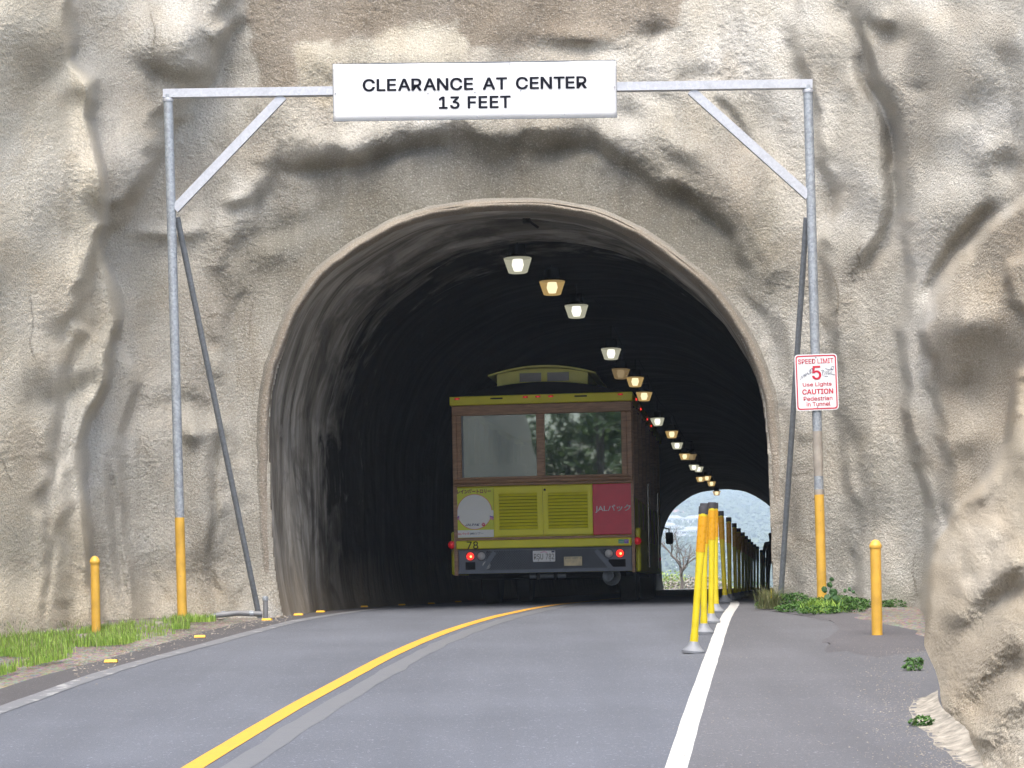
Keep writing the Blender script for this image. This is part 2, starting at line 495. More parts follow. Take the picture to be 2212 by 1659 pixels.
class MB:
    """collects shapes and links them as one mesh object"""
    def __init__(s): s.v = []; s.f = []
    def add(s, vs, fs):
        b = len(s.v); s.v += [tuple(v) for v in vs]; s.f += [tuple(i + b for i in f) for f in fs]; return s
    def box(s, x0, x1, y0, y1, z0, z1, bev=0.0):
        if bev <= 0:
            vs = [(x, y, z) for x in (x0, x1) for y in (y0, y1) for z in (z0, z1)]
            return s.add(vs, [(0, 1, 3, 2), (4, 6, 7, 5), (0, 4, 5, 1), (2, 3, 7, 6), (0, 2, 6, 4), (1, 5, 7, 3)])
        b = bev   # a box with its corner edges along y rounded and front edges chamfered
        prof = [(x0 + b, z0), (x1 - b, z0), (x1, z0 + b), (x1, z1 - b), (x1 - b, z1), (x0 + b, z1), (x0, z1 - b), (x0, z0 + b)]
        cx, cz = (x0 + x1) / 2, (z0 + z1) / 2
        def sh(p):
            return [(x - math.copysign(min(b, abs(x - cx)), x - cx), z - math.copysign(min(b, abs(z - cz)), z - cz)) for x, z in p]
        pi = sh(prof)
        vs = [(x, y0, z) for x, z in pi] + [(x, y0 + b, z) for x, z in prof] + [(x, y1, z) for x, z in prof]
        fs = [tuple(range(8))]
        for r in range(2):
            for i in range(8):
                j = (i + 1) % 8
                fs.append((r * 8 + i, r * 8 + 8 + i, r * 8 + 8 + j, r * 8 + j))
        fs.append(tuple(reversed(range(16, 24))))
        return s.add(vs, fs)
    def rings(s, rings, cap0=True, cap1=True, closed=True):
        n = len(rings[0]); vs = [p for r in rings for p in r]; fs = []
        for i in range(len(rings) - 1):
            for j in range(n if closed else n - 1):
                k = (j + 1) % n
                fs.append((i * n + j, i * n + k, (i + 1) * n + k, (i + 1) * n + j))
        if cap0: fs.append(tuple(reversed(range(n))))
        if cap1: fs.append(tuple(range((len(rings) - 1) * n, len(rings) * n)))
        return s.add(vs, fs)
    def lathe(s, prof, c=(0, 0, 0), n=20, axis='z'):
        rings = []
        for r, h in prof:
            ring = []
            for k in range(n):
                a = 2 * math.pi * k / n
                if axis == 'z': ring.append((c[0] + r * math.cos(a), c[1] + r * math.sin(a), c[2] + h))
                elif axis == 'y': ring.append((c[0] + r * math.cos(a), c[1] + h, c[2] - r * math.sin(a)))
                else: ring.append((c[0] + h, c[1] + r * math.cos(a), c[2] + r * math.sin(a)))
            rings.append(ring)
        return s.rings(rings)
    def tube(s, pts, rad, n=10):
        pts = [Vector(p) for p in pts]
        rads = rad if isinstance(rad, (list, tuple)) else [rad] * len(pts)
        rings = []
        up = Vector((0, 0, 1))
        for i, p in enumerate(pts):
            t = (pts[min(i + 1, len(pts) - 1)] - pts[max(i - 1, 0)]).normalized()
            ref = up if abs(t.dot(up)) < .95 else Vector((1, 0, 0))
            a = t.cross(ref).normalized(); b = a.cross(t).normalized()
            rings.append([p + (a * math.cos(2 * math.pi * k / n) + b * math.sin(2 * math.pi * k / n)) * rads[i] for k in range(n)])
        return s.rings(rings)
    def bar(s, p, q, wx, wz, ref=(0, 1, 0)):
        """rectangular bar from p to q: width wx across (perpendicular to ref), depth wz along ref"""
        p, q, ref = Vector(p), Vector(q), Vector(ref)
        t = (q - p).normalized(); a = t.cross(ref).normalized() * wx / 2; b = a.cross(t).normalized() * wz / 2
        return s.rings([[e + a + b, e - a + b, e - a - b, e + a - b] for e in (p, q)])
    def prism(s, poly, y0, y1):
        n = len(poly)
        vs = [(x, y0, z) for x, z in poly] + [(x, y1, z) for x, z in poly]
        fs = [tuple(range(n)), tuple(reversed(range(n, 2 * n)))]
        for i in range(n):
            j = (i + 1) % n
            fs.append((i, i + n, j + n, j))
        return s.add(vs, fs)
    def build(s, name, mat, parent=None, smooth=False):
        return mesh_obj(name, s.v, s.f, mat, parent, smooth)

def auto_smooth(o, deg=35):
    me = o.data
    me.polygons.foreach_set('use_smooth', [True] * len(me.polygons))
    me.set_sharp_from_angle(angle=R(deg))
    return o

def empty(name, loc=(0, 0, 0), rot=(0, 0, 0)):
    o = bpy.data.objects.new(name, None)
    o.location = loc; o.rotation_euler = rot
    o.empty_display_size = .2
    return link(o)

def tag(o, label, cat, group=None):
    o['label'] = label; o['category'] = cat
    if group: o['group'] = group
    return o

def struct(o, kind='structure', label=None):
    o['kind'] = kind
    if label: o['label'] = label
    return o

def copy_tree(o, parent=None):
    c = o.copy(); COL.objects.link(c)
    if parent is not None: c.parent = parent
    for ch in o.children: copy_tree(ch, c)
    return c

import os
FONT = None
try:   # Blender's own bundled sans-serif, else its default face
    FONT = bpy.data.fonts.load(os.path.join(bpy.utils.system_resource('DATAFILES', path='fonts'), 'Inter.woff2'))
except Exception:
    FONT = None

def text(name, body, mat, parent, x, y, z, h, width=None, bold=0.0, shear=0.0, align='CENTER', rot=0.0, space=1.0):
    """flat lettering facing the camera side (-y); h = capital height, width stretches it; bold = stroke growth"""
    cjk = any(ord(ch) > 0x2000 for ch in body)
    def glyphs(s):
        cu = bpy.data.curves.new(name, 'FONT')
        if FONT and not cjk: cu.font = FONT
        cu.body = s; cu.size = 1.0; cu.align_x = 'LEFT'; cu.shear = shear
        if cjk: cu.offset = bold
        cu.space_character = space; cu.resolution_u = 3; cu.extrude = 0
        t = bpy.data.objects.new(name + '_tmp', cu); COL.objects.link(t)
        me = bpy.data.meshes.new_from_object(t)
        bpy.data.objects.remove(t); bpy.data.curves.remove(cu)
        co = np.zeros(len(me.vertices) * 3, dtype=np.float32); me.vertices.foreach_get('co', co)
        fc = [tuple(q.vertices) for q in me.polygons]
        bpy.data.meshes.remove(me)
        return co.reshape(-1, 3), fc
    if 'R' in body and not cjk:   # set letter by letter; the R is a P with its leg
        cos, faces, xc, nb = [], [], 0.0, 0
        for ch in body:
            if ch == ' ': xc += .30; continue
            c_, f_ = glyphs('P' if ch == 'R' else ch)
            wd = c_[:, 0].max() - c_[:, 0].min(); c_[:, 0] += xc - c_[:, 0].min()
            if ch == 'R':
                top = c_[:, 1].max(); zb = c_[:, 1].min(); q = np.array([[xc + wd * .42, zb + (top - zb) * .46, 0], [xc + wd * .62, zb + (top - zb) * .46, 0], [xc + wd * 1.04, zb, 0], [xc + wd * .82, zb, 0]], np.float32)
                f_ = f_ + [tuple(len(c_) + k for k in (0, 3, 2, 1))]; c_ = np.concatenate([c_, q]); wd *= 1.04
            cos.append(c_); faces += [tuple(k + nb for k in f) for f in f_]; nb += len(c_); xc += wd + (.10 if ch not in 'AT' else .07)
        co = np.concatenate(cos)
    else:
        co, faces = glyphs(body)
    n = len(co)
    x0, x1, y0, y1 = co[:, 0].min(), co[:, 0].max(), co[:, 1].min(), co[:, 1].max()
    sy = h / (y1 - y0); sx = (width / (x1 - x0)) if width else sy
    X = (co[:, 0] - (x0 + x1) / 2) * sx; Z = (co[:, 1] - (y0 + y1) / 2) * sy
    if align == 'LEFT': X = (co[:, 0] - x0) * sx
    c, s_ = math.cos(rot), math.sin(rot)
    V_ = []; F_ = []
    sh = [(0, 0)]
    if bold and not cjk:
        g = bold * h * .9; sh = [(-g, 0), (g, 0), (0, g * .7), (0, -g * .7), (-g * .7, g * .6), (g * .7, g * .6), (-g * .7, -g * .6), (g * .7, -g * .6)]
    for i, (dx, dz) in enumerate(sh):
        b_ = len(V_); X2, Z2 = X + dx, Z + dz
        V_ += list(zip((x + X2 * c - Z2 * s_).tolist(), [y - i * .0001] * n, (z + X2 * s_ + Z2 * c).tolist()))
        F_ += [tuple(k + b_ for k in f) for f in faces]
    return mesh_obj(name, V_, F_, mat, parent)

def icorock(r, seed, sq=(1, 1, 1)):
    """small irregular stone"""
    rs = random.Random(seed)
    t = (1 + 5 ** .5) / 2
    vs = [(-1, t, 0), (1, t, 0), (-1, -t, 0), (1, -t, 0), (0, -1, t), (0, 1, t), (0, -1, -t), (0, 1, -t), (t, 0, -1), (t, 0, 1), (-t, 0, -1), (-t, 0, 1)]
    fs = [(0, 11, 5), (0, 5, 1), (0, 1, 7), (0, 7, 10), (0, 10, 11), (1, 5, 9), (5, 11, 4), (11, 10, 2), (10, 7, 6), (7, 1, 8),
          (3, 9, 4), (3, 4, 2), (3, 2, 6), (3, 6, 8), (3, 8, 9), (4, 9, 5), (2, 4, 11), (6, 2, 10), (8, 6, 7), (9, 8, 1)]
    out = []
    for v in vs:
        k = r / 1.9 * rs.uniform(.75, 1.2)
        out.append((v[0] * k * sq[0], v[1] * k * sq[1], v[2] * k * sq[2]))
    return out, fs
# ------------------------------------------------------------------ the rock face with the tunnel portal
D_PORTAL = 23.8
AXIS = Vector((0.1268, 1.0, 0.0))
ARCH = [(612, 1372), (602, 1323), (589, 1260), (580, 1170), (574, 1013), (573, 887), (579, 837), (598, 768), (631, 675), (673, 609), (721, 564),
        (793, 516), (853, 483), (913, 461), (988, 448), (1055, 442), (1123, 439), (1196, 442), (1274, 456), (1316, 471), (1376, 500),
        (1438, 541), (1498, 588), (1550, 637), (1592, 695), (1622, 750), (1643, 800), (1659, 866), (1667, 946), (1671, 1059), (1674, 1144),
        (1679, 1263), (1684, 1350)]

def resample(pts, n):
    """smooth curve through the points, n even samples"""
    p = np.array(pts, float)
    for _ in range(2):
        q = np.empty((2 * len(p) - 1, 2)); q[0::2] = p; q[1::2] = (p[:-1] + p[1:]) / 2
        r = q.copy(); r[1:-1] = (q[:-2] + 2 * q[1:-1] + q[2:]) / 4; p = r
    s = np.concatenate([[0], np.cumsum(np.hypot(*np.diff(p, axis=0).T))])
    t = np.linspace(0, s[-1], n)
    return np.stack([np.interp(t, s, p[:, 0]), np.interp(t, s, p[:, 1])], 1)

def seg_dist(u, v, pts):
    d = np.full(u.shape, 1e9); tt = np.zeros(u.shape); n = len(pts) - 1
    for i in range(n):
        ax, ay = pts[i]; bx, by = pts[i + 1]
        dx, dy = bx - ax, by - ay; l2 = dx * dx + dy * dy + 1e-9
        t = np.clip(((u - ax) * dx + (v - ay) * dy) / l2, 0, 1)
        e = np.hypot(u - ax - t * dx, v - ay - t * dy)
        k = e < d
        d = np.where(k, e, d); tt = np.where(k, (i + t) / n, tt)
    return d, tt

def inside(u, v, poly):
    c = np.zeros(u.shape, bool); n = len(poly)
    for i in range(n):
        x0, y0 = poly[i]; x1, y1 = poly[(i + 1) % n]
        if y0 == y1: continue
        k = ((y0 > v) != (y1 > v)) & (u < (x1 - x0) * (v - y0) / (y1 - y0) + x0)
        c ^= k
    return c

def region(u, v, poly, wdt):
    """smooth 0..1 mask of a polygon"""
    d, _ = seg_dist(u, v, list(poly) + [poly[0]])
    sd = np.where(inside(u, v, poly), d, -d)
    wdt = wdt * (.7 + 1.9 * sstep(-.15, .5, fbm(u / 95 + wdt, v / 95, 131, 2)))
    return sstep(-wdt, wdt, sd)

def ridge(u, v, pts, wdt, wdt2=None):
    d, t = seg_dist(u, v, pts)
    ww = wdt if wdt2 is None else wdt + (wdt2 - wdt) * t
    return np.exp(-(d / ww) ** 2) * np.clip(np.minimum(t, 1 - t) * 6, .15, 1)

def blob(u, v, cu, cv, ru, rv=None, rot=0):
    rv = rv or ru
    c, s = math.cos(R(rot)), math.sin(R(rot))
    x, y = (u - cu) * c + (v - cv) * s, -(u - cu) * s + (v - cv) * c
    return np.exp(-(x / ru) ** 2 - (y / rv) ** 2)

BX = -1500
L1 = [(BX, -1500), (150, -1500), (154, 0), (153, 52), (157, 97), (150, 128), (172, 148), (199, 173), (202, 217), (194, 255), (207, 300), (222, 360), (228, 433),
      (221, 485), (211, 511), (214, 542), (238, 594), (249, 641), (256, 693), (255, 712), (243, 742), (235, 789), (230, 828), (212, 871),
      (186, 906), (176, 945), (178, 1054), (186, 1118), (193, 1205), (215, 1330), (240, 1500), (BX, 1500)]
L2 = [(BX, -1500), (560, -1500), (520, -100), (500, 60), (450, 150), (400, 200), (362, 262), (340, 330), (325, 377), (277, 442), (247, 468), (217, 503), (170, 640), (120, 900), (100, 1900), (BX, 1900)]
L3 = [(150, 690), (256, 742), (286, 785), (297, 815), (282, 880), (264, 932), (258, 989), (262, 1097), (276, 1227), (310, 1400), (100, 1400)]
BROW = [(BX, -1500), (3500, -1500), (3500, 1900), (1735, 1900), (1715, 1100), (1705, 900), (1690, 740), (1650, 630), (1600, 548), (1574, 498), (1526, 450), (1427, 396), (1370, 347), (1310, 325), (1274, 302), (1151, 311),
        (1106, 320), (1068, 332), (1008, 300), (888, 302), (830, 326), (768, 349), (700, 346), (603, 352), (540, 440), (500, 540), (480, 640), (488, 760), (500, 1000), (500, 1250), (470, 1900), (BX, 1900)]
RT0 = [(1718, -1500), (1718, 0), (1712, 60), (1720, 125), (1737, 171), (1765, 250), (1772, 338), (1812, 416), (1808, 458), (1776, 520), (1789, 581), (1795, 650), (1798, 719), (1815, 880),
       (1826, 970), (1832, 1050), (1846, 1150), (1860, 1420), (3500, 1500), (3500, -1500)]
RT1 = [(1850, -1500), (1850, 0), (1872, 110), (1906, 217), (1936, 282), (1946, 338), (1943, 412), (1943, 477), (1958, 540), (1968, 610), (1950, 680), (1942, 712), (1946, 772), (1958, 837), (1957, 889),
       (1976, 958), (1994, 1023), (2008, 1100), (2002, 1227), (1986, 1300), (1960, 1337), (1940, 1430), (3500, 1500), (3500, -1500)]
RT2 = [(3500, 200), (2212, 433), (2136, 500), (2085, 548), (2049, 588), (2016, 650), (1992, 716), (1998, 745), (2008, 775), (2024, 850), (2036, 930), (2045, 1010), (2060, 1200), (2300, 1300), (3500, 1400)]
RT3 = [(3500, 450), (2260, 540), (2178, 572), (2170, 600), (2183, 650), (2212, 678), (2300, 720), (3500, 760)]
FG = [(3500, 700), (2260, 760), (2197, 807), (2188, 880), (2176, 960), (2144, 1022), (2100, 1068), (2066, 1101), (2045, 1140), (2019, 1171), (2008, 1227), (2000, 1290),
      (1994, 1350), (1982, 1400), (1958, 1470), (1930, 1560), (1940, 1640), (2000, 1900), (3500, 1900)]

def rock_depth(u, v):
    wu = u + 12 * fbm(u / 120, v / 140, 3, 2) ; wv = v + 12 * fbm(u / 120 + 5, v / 140 + 9, 5, 2)
    D = np.interp(u, [-1500, -900, 0, 150, 330, 480, 575, 1670, 1800, 1950, 2100, 2212, 3100, 3600],
                  [11, 15.6, 21.7, 23.0, 23.7, 23.9, 23.8, 23.8, 23.55, 22.7, 21.6, 20.6, 14, 9])
    D = D + np.clip((1250 - v) / 1300, -.1, 2) * .55 * sstep(60, 420, 1250 - v + 0 * u)
    arch_d, _ = seg_dist(u, v, ARCH)
    away = sstep(15, 170, arch_d)
    m = region(wu, wv, L2, 26); D = D - .60 * m
    m = region(wu, wv, L3, 9); D = D - .22 * m
    m1 = region(u * .6 + wu * .4, v * .6 + wv * .4, L1, 7); D = D - .95 * m1
    m = region(wu, wv, BROW, 34); D = D - .23 * m
    D = D - .07 * ridge(wu, wv, [(520, 380), (603, 318), (690, 312), (768, 310), (840, 285), (900, 262), (1008, 262), (1070, 290), (1151, 275), (1274, 266), (1330, 300), (1440, 362), (1540, 420)], 24)
    D = D + .10 * ridge(wu, wv, [(590, 362), (700, 362), (780, 360), (888, 318), (1000, 316)], 15)
    D = D + .10 * ridge(wu, wv, [(1106, 338), (1274, 322), (1320, 345), (1380, 372)], 15)
    m = region(wu, wv, RT0, 15); D = D - .28 * m
    m = region(wu, wv, RT1, 10); D = D - .45 * m
    m = region(wu, wv, RT2, 12); D = D - .40 * m
    m = region(wu, wv, RT3, 9); D = D - .3 * m
    # single lobes, knobs, hollows and creases (minus = towards the road)
    for cu, cv, ru, rv, rot, a in [
        (375, 100, 62, 58, 0, -.34), (345, 168, 40, 14, 25, .16), (405, 178, 22, 10, -30, .10), (500, 165, 50, 30, 0, .10), (560, 90, 40, 60, 0, -.08),
        (60, 60, 90, 60, 0, -.16), (115, 160, 46, 20, -45, .18), (60, 240, 50, 90, 10, .14), (30, 400, 30, 90, 0, .16), (170, 225, 26, 34, 20, .20), (195, 190, 30, 30, 0, -.12),
        (225, 290, 16, 18, 0, .08), (260, 350, 70, 60, 30, -.16), (205, 455, 16, 20, 0, .16), (180, 400, 50, 60, 0, -.10), (120, 540, 40, 70, 0, .10), (160, 600, 30, 60, -15, -.10),
        (330, 560, 60, 46, 0, .12), (350, 500, 60, 12, 0, -.10), (420, 490, 20, 22, 0, -.08), (505, 432, 18, 12, -20, -.10), (500, 450, 26, 12, 0, .07), (620, 500, 46, 16, -25, .10), (590, 545, 40, 24, -20, -.08),
        (150, 850, 50, 16, -25, .16), (130, 800, 70, 40, 0, -.14), (100, 930, 60, 50, 0, -.08), (60, 1060, 40, 120, 10, .07), (150, 1100, 30, 100, 0, -.08), (40, 1180, 50, 90, 20, .08),
        (420, 885, 40, 20, 8, .16), (416, 939, 15, 14, 0, -.17), (460, 925, 12, 18, 0, -.10), (430, 1080, 36, 100, 0, -.17), (340, 890, 36, 22, -10, .10), (330, 1000, 24, 90, 0, -.06), (375, 1180, 60, 40, 0, -.06),
        (1412, 78, 26, 16, -20, .18), (1440, 98, 40, 24, 0, .06), (1250, 110, 60, 14, 6, .12), (1240, 80, 70, 20, 5, -.08), (1520, 172, 30, 16, 0, .12), (1427, 216, 30, 22, 40, .14), (1361, 258, 34, 18, 10, .12),
        (1475, 320, 60, 26, 35, -.10), (1470, 360, 30, 18, 30, .06), (1640, 260, 40, 70, -20, .12), (1600, 420, 60, 60, 20, -.07), (1690, 330, 26, 60, 0, .10), (880, 130, 90, 34, 0, -.10), (700, 130, 60, 40, 0, -.10),
        (1832, 36, 30, 24, 0, .16), (1889, 56, 20, 16, 0, .22), (1932, 84, 30, 20, 0, .20), (1910, 40, 14, 14, 0, -.14), (1990, 60, 40, 50, 0, -.16), (2060, 20, 30, 26, 0, .10), (1770, 90, 40, 60, 0, -.10),
        (1855, 150, 12, 26, 10, .16), (1840, 175, 14, 30, 10, -.10), (1925, 170, 26, 40, 0, -.12), (1990, 200, 16, 12, 0, .10), (2080, 130, 60, 60, 0, -.14), (2110, 235, 40, 22, -20, .14), (2060, 280, 50, 40, 0, -.10),
        (2180, 362, 26, 20, 40, .26), (2140, 330, 36, 26, 0, -.14), (2205, 310, 12, 40, 0, .12), (2160, 70, 40, 40, 0, -.10), (2190, 140, 20, 30, 0, .10), (1860, 350, 40, 80, -12, -.14), (1870, 540, 40, 30, -35, -.14),
        (2010, 470, 36, 70, 25, -.16), (2090, 440, 40, 60, 30, -.12), (2075, 700, 60, 50, 20, -.18), (2110, 850, 70, 50, 5, .40), (2080, 690, 70, 60, 20, -.12), (2060, 800, 26, 40, 20, -.10), (2010, 900, 26, 70, 10, .12), (1902, 1140, 22, 30, 0, .10),
        (1880, 960, 24, 90, 0, -.06), (1850, 1000, 8, 60, -8, .08), (1829, 960, 8, 60, -6, .09), (1850, 1190, 9, 70, 0, .07), (1925, 1000, 14, 120, 6, -.06), (2040, 1230, 24, 60, 0, -.16), (2000, 1120, 12, 60, 0, .05),
        (2080, 1000, 40, 26, -30, .12), (2100, 930, 40, 24, -40, -.08), (2170, 770, 40, 40, 0, .22)]:
        D = D + (.72 * a * blob(wu, wv, cu, cv - 4, ru * 1.45, rv * 1.4, rot) if a > 0 else 1.15 * a * blob(wu, wv, cu, cv, ru * 1.25, rv * 1.25, rot))
    # the S-shaped trough right of the gantry and the diagonal gully above the brown mass
    D = D + .34 * ridge(wu, wv, [(1850, 130), (1868, 182), (1902, 225), (1925, 277), (1938, 329), (1938, 400), (1935, 460), (1912, 515), (1880, 565), (1850, 607)], 15, 24)
    D = D + .22 * ridge(wu, wv, [(2170, 440), (2120, 480), (2060, 540), (2020, 600), (1990, 660)], 18, 14)
    D = D + .14 * ridge(wu, wv, [(1541, 204), (1586, 255), (1616, 294), (1630, 330)], 11)
    D = D + .12 * ridge(wu, wv, [(1440, 405), (1500, 445), (1548, 480), (1590, 530)], 13)
    D = D + .10 * ridge(wu, wv, [(470, 941), (468, 1054), (466, 1140), (455, 1190), (459, 1262), (505, 1330)], 7)
    D = D - .08 * ridge(wu, wv, [(260, 960), (264, 1097), (277, 1227), (303, 1320)], 9)
    D = D + .10 * ridge(wu, wv, [(236, 990), (248, 1097), (262, 1250), (285, 1330)], 9)
    D = D - .07 * ridge(wu, wv, [(215, 980), (228, 1097), (244, 1270), (262, 1340)], 9)
    D = D + .06 * ridge(wu, wv, [(300, 1130), (325, 1240), (370, 1320)], 12)
    D = D - .20 * sstep(1180, 1345, wv) ** 2 * (1 - sstep(560, 640, u)) # the foot flares out to the verge
    # wandering lumps of the sprayed concrete, at three sizes
    D = D - away * (.17 * fbm(wu / 160, wv / 340, 21, 2) + .08 * sstep(500, 900, v) * perlin(u / 48, v / 360, 35) + .012 * fbm(u / 46, v / 90, 31, 2))
    bb = .5 + .5 * away
    rough = .4 + .6 * sstep(-.25, .25, fbm(u / 150, v / 150, 41, 2))
    fine = - bb * rough * (.012 * perlin(u / 15, v / 15, 51) + .016 * perlin(u / 6.2, v / 6.2, 61))
    # the nearer bank on the right
    a = ((u - CX) * CR - (v - CY) * SR) / F; b = (-(u - CX) * SR - (v - CY) * CR) / F
    k = 1.8
    den = np.maximum(k * (a - .149) - b + .055, .03)
    Df = np.clip((1.4235 + .645 * k) / den, 7, 24)
    Df = np.minimum(Df, D - .22 - .002 * np.clip(u - 2000, 0, 300))
    for pts, a_, w0, w1 in [([(2240, 1180), (2136, 1236), (2084, 1296), (2045, 1370)], -.34, 34, 20), ([(2165, 1120), (2114, 1184), (2084, 1236), (2060, 1300)], -.20, 18, 14),
                            ([(2200, 820), (2198, 960), (2150, 1040), (2090, 1100)], -.30, 26, 18), ([(2230, 1320), (2130, 1400), (2060, 1500), (2010, 1560)], -.20, 36, 26),
                            ([(2230, 1480), (2150, 1540), (2090, 1610)], -.16, 34, 26), ([(2100, 1130), (2060, 1190), (2035, 1260)], -.12, 16, 14),
                            ([(2190, 1150), (2130, 1215), (2090, 1270)], .14, 12, 9), ([(2230, 1260), (2150, 1310), (2080, 1400)], .18, 22, 16), ([(2220, 1030), (2180, 1090), (2150, 1130)], .14, 20, 14),
                            ([(2230, 1420), (2160, 1470), (2080, 1560)], .14, 24, 18), ([(2175, 970), (2160, 1050), (2110, 1110)], .12, 12, 10)]:
        Df = Df + 2.7 * a_ * ridge(wu, wv, pts, w0 * 1.35, w1 * 1.25)
    Df = Df - .08 * fbm(u / 130, v / 130, 71, 2)
    finef = - .05 * perlin(u / 22, v / 22, 83) - .035 * perlin(u / 9, v / 9, 85) - .015 * perlin(u / 5.5, v / 5.5, 79)
    mf = region(u * .5 + wu * .5, v * .5 + wv * .5, FG, 6)
    D = D * (1 - mf) + Df * mf
    fine = fine * (1 - mf) + finef * mf
    return D, mf, m1, fine

def axis_steps(lo, a, b, hi, fine, coarse):
    return np.concatenate([np.arange(lo, a, coarse), np.arange(a, b, fine), np.arange(b, hi + 1, coarse)])

gu = axis_steps(-1200, -40, 2250, 3300, 3.0, 24.0)
gv = axis_steps(-1000, -30, 1690, 1760, 3.0, 24.0)
U, V = np.meshgrid(gu.astype(np.float32), gv.astype(np.float32))
DD, MF, M1, FN = rock_depth(U, V)
def soften(a, n):   # the spray coat rounds everything off
    k = np.ones(n) / n; h = n // 2
    for ax in (0, 1):
        a = np.apply_along_axis(lambda r_: np.convolve(np.pad(r_, h, mode='edge'), k, 'valid'), ax, a)
    return a
DD = soften(soften(DD, 5), 3) + FN
PX = DD / F * ((U - CX) * CR - (V - CY) * SR)
PZ = CZ + DD / F * (-(U - CX) * SR - (V - CY) * CR)
arch_poly = resample(ARCH, 240)
arch_shr = [tuple(p) for p in np.column_stack([(arch_poly[:, 0] - 1120) * .985 + 1120, (arch_poly[:, 1] - 1372) * .988 + 1372])] + [(1660, 1800), (640, 1800)]
cu_, cv_ = (U[:-1, :-1] + U[1:, 1:]) / 2, (V[:-1, :-1] + V[1:, 1:]) / 2
keep = ~inside(cu_, cv_, arch_shr)
keep &= (PZ[:-1, :-1] > zg(DD[:-1, :-1]) - .5)
nu = len(gu)
idx = np.arange(U.size).reshape(U.shape)
Q = np.stack([idx[:-1, :-1], idx[1:, :-1], idx[1:, 1:], idx[:-1, 1:]], -1)[keep]
used = np.zeros(U.size, bool); used[Q.ravel()] = True
remap = np.cumsum(used) - 1
RV = np.stack([PX.ravel(), DD.ravel(), PZ.ravel()], 1)[used]
rock = np_obj('rock_face', RV, remap[Q], 'rock')
# tints over the concrete: fresh pale patches, brown smooth coats, grey older band with brow shade painted in, ochre soil splash
uf, vf = U.ravel()[used], V.ravel()[used]
wu = uf + 22 * fbm(uf / 60, vf / 60, 91, 4); wv = vf + 22 * fbm(uf / 60 + 3, vf / 60 + 8, 95, 4)
def cramp(x, xs_, cols):
    cols = np.array(cols); return np.stack([np.interp(x, xs_, cols[:, k]) for k in range(3)], 1)
n1_ = fbm(uf / 260, vf / 260, 81, 4)
basec = cramp(n1_, [-.45, -.12, .15, .45], [(.45, .415, .35), (.54, .508, .435), (.60, .572, .503), (.67, .648, .59)])
k_ = (.32 * sstep(0.05, .45, fbm(uf / 60, vf / 230, 85, 3)))[:, None]; basec = basec * (1 - k_) + np.array([.28, .265, .23]) * k_
k_ = (.30 * sstep(.05, .4, fbm(uf / 120, vf / 120, 87, 3)))[:, None]; basec = basec * (1 - k_) + np.array([.51, .44, .335]) * k_
tint = np.ones((len(uf), 3))
def paint(mask, col):
    global tint
    tint = tint * (1 - mask[:, None]) + np.array(col)[None, :] * mask[:, None]
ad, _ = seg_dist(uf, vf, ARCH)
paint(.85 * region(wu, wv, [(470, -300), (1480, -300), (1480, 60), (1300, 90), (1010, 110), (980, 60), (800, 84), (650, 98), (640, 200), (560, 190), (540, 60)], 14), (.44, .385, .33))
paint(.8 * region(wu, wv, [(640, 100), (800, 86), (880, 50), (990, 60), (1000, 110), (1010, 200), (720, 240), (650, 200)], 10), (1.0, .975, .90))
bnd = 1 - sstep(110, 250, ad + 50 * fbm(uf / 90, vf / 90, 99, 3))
paint((.30 + .60 * (1 - sstep(520, 760, vf))) * bnd, (.33, .33, .305))  # older grey band, darkened most at its top to paint in the brow's shade
paint(M1.ravel()[used], (1.16, 1.12, 1.03))
paint(.7 * region(wu, wv, RT2, 18), (.76, .69, .60))
paint(.85 * MF.ravel()[used], (.96, .885, .775))
paint(.5 * ridge(wu, wv, [(2170, 440), (2110, 490), (2060, 540), (2010, 620)], 30), (.82, .72, .58))
paint(.5 * sstep(1180, 1340, wv) * (1 - sstep(420, 560, uf)), (1.08, .94, .72))
for c_ in [(120, 640, 70, 90), (190, 330, 60, 40), (60, 1000, 70, 120), (1900, 1180, 30, 60), (2150, 620, 60, 40)]:
    paint(.35 * blob(wu, wv, *c_), (1.0, .86, .68))
for c_ in [(330, 610, 60, 60), (400, 160, 60, 20), (700, 360, 120, 14), (1220, 335, 120, 14), (1500, 450, 60, 30), (1900, 70, 60, 30), (550, 260, 60, 80), (1480, 250, 80, 60), (1660, 500, 30, 120), (455, 1150, 14, 60)]:
    paint(.55 * blob(wu, wv, *c_), (.58, .57, .52))  # darker blotches at hollows and along the brow edge
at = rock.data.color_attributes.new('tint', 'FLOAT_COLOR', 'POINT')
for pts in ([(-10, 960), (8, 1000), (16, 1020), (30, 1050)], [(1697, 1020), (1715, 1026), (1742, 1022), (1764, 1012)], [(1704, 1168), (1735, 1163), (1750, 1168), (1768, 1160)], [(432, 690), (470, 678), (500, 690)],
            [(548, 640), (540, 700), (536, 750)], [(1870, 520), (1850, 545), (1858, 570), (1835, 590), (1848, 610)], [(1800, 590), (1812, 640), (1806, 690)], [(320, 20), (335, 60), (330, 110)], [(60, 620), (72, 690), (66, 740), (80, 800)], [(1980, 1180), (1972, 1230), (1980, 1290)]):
    paint(.75 * ridge(wu * .25 + uf * .75, wv * .25 + vf * .75, pts, 1.9), (.38, .35, .30))
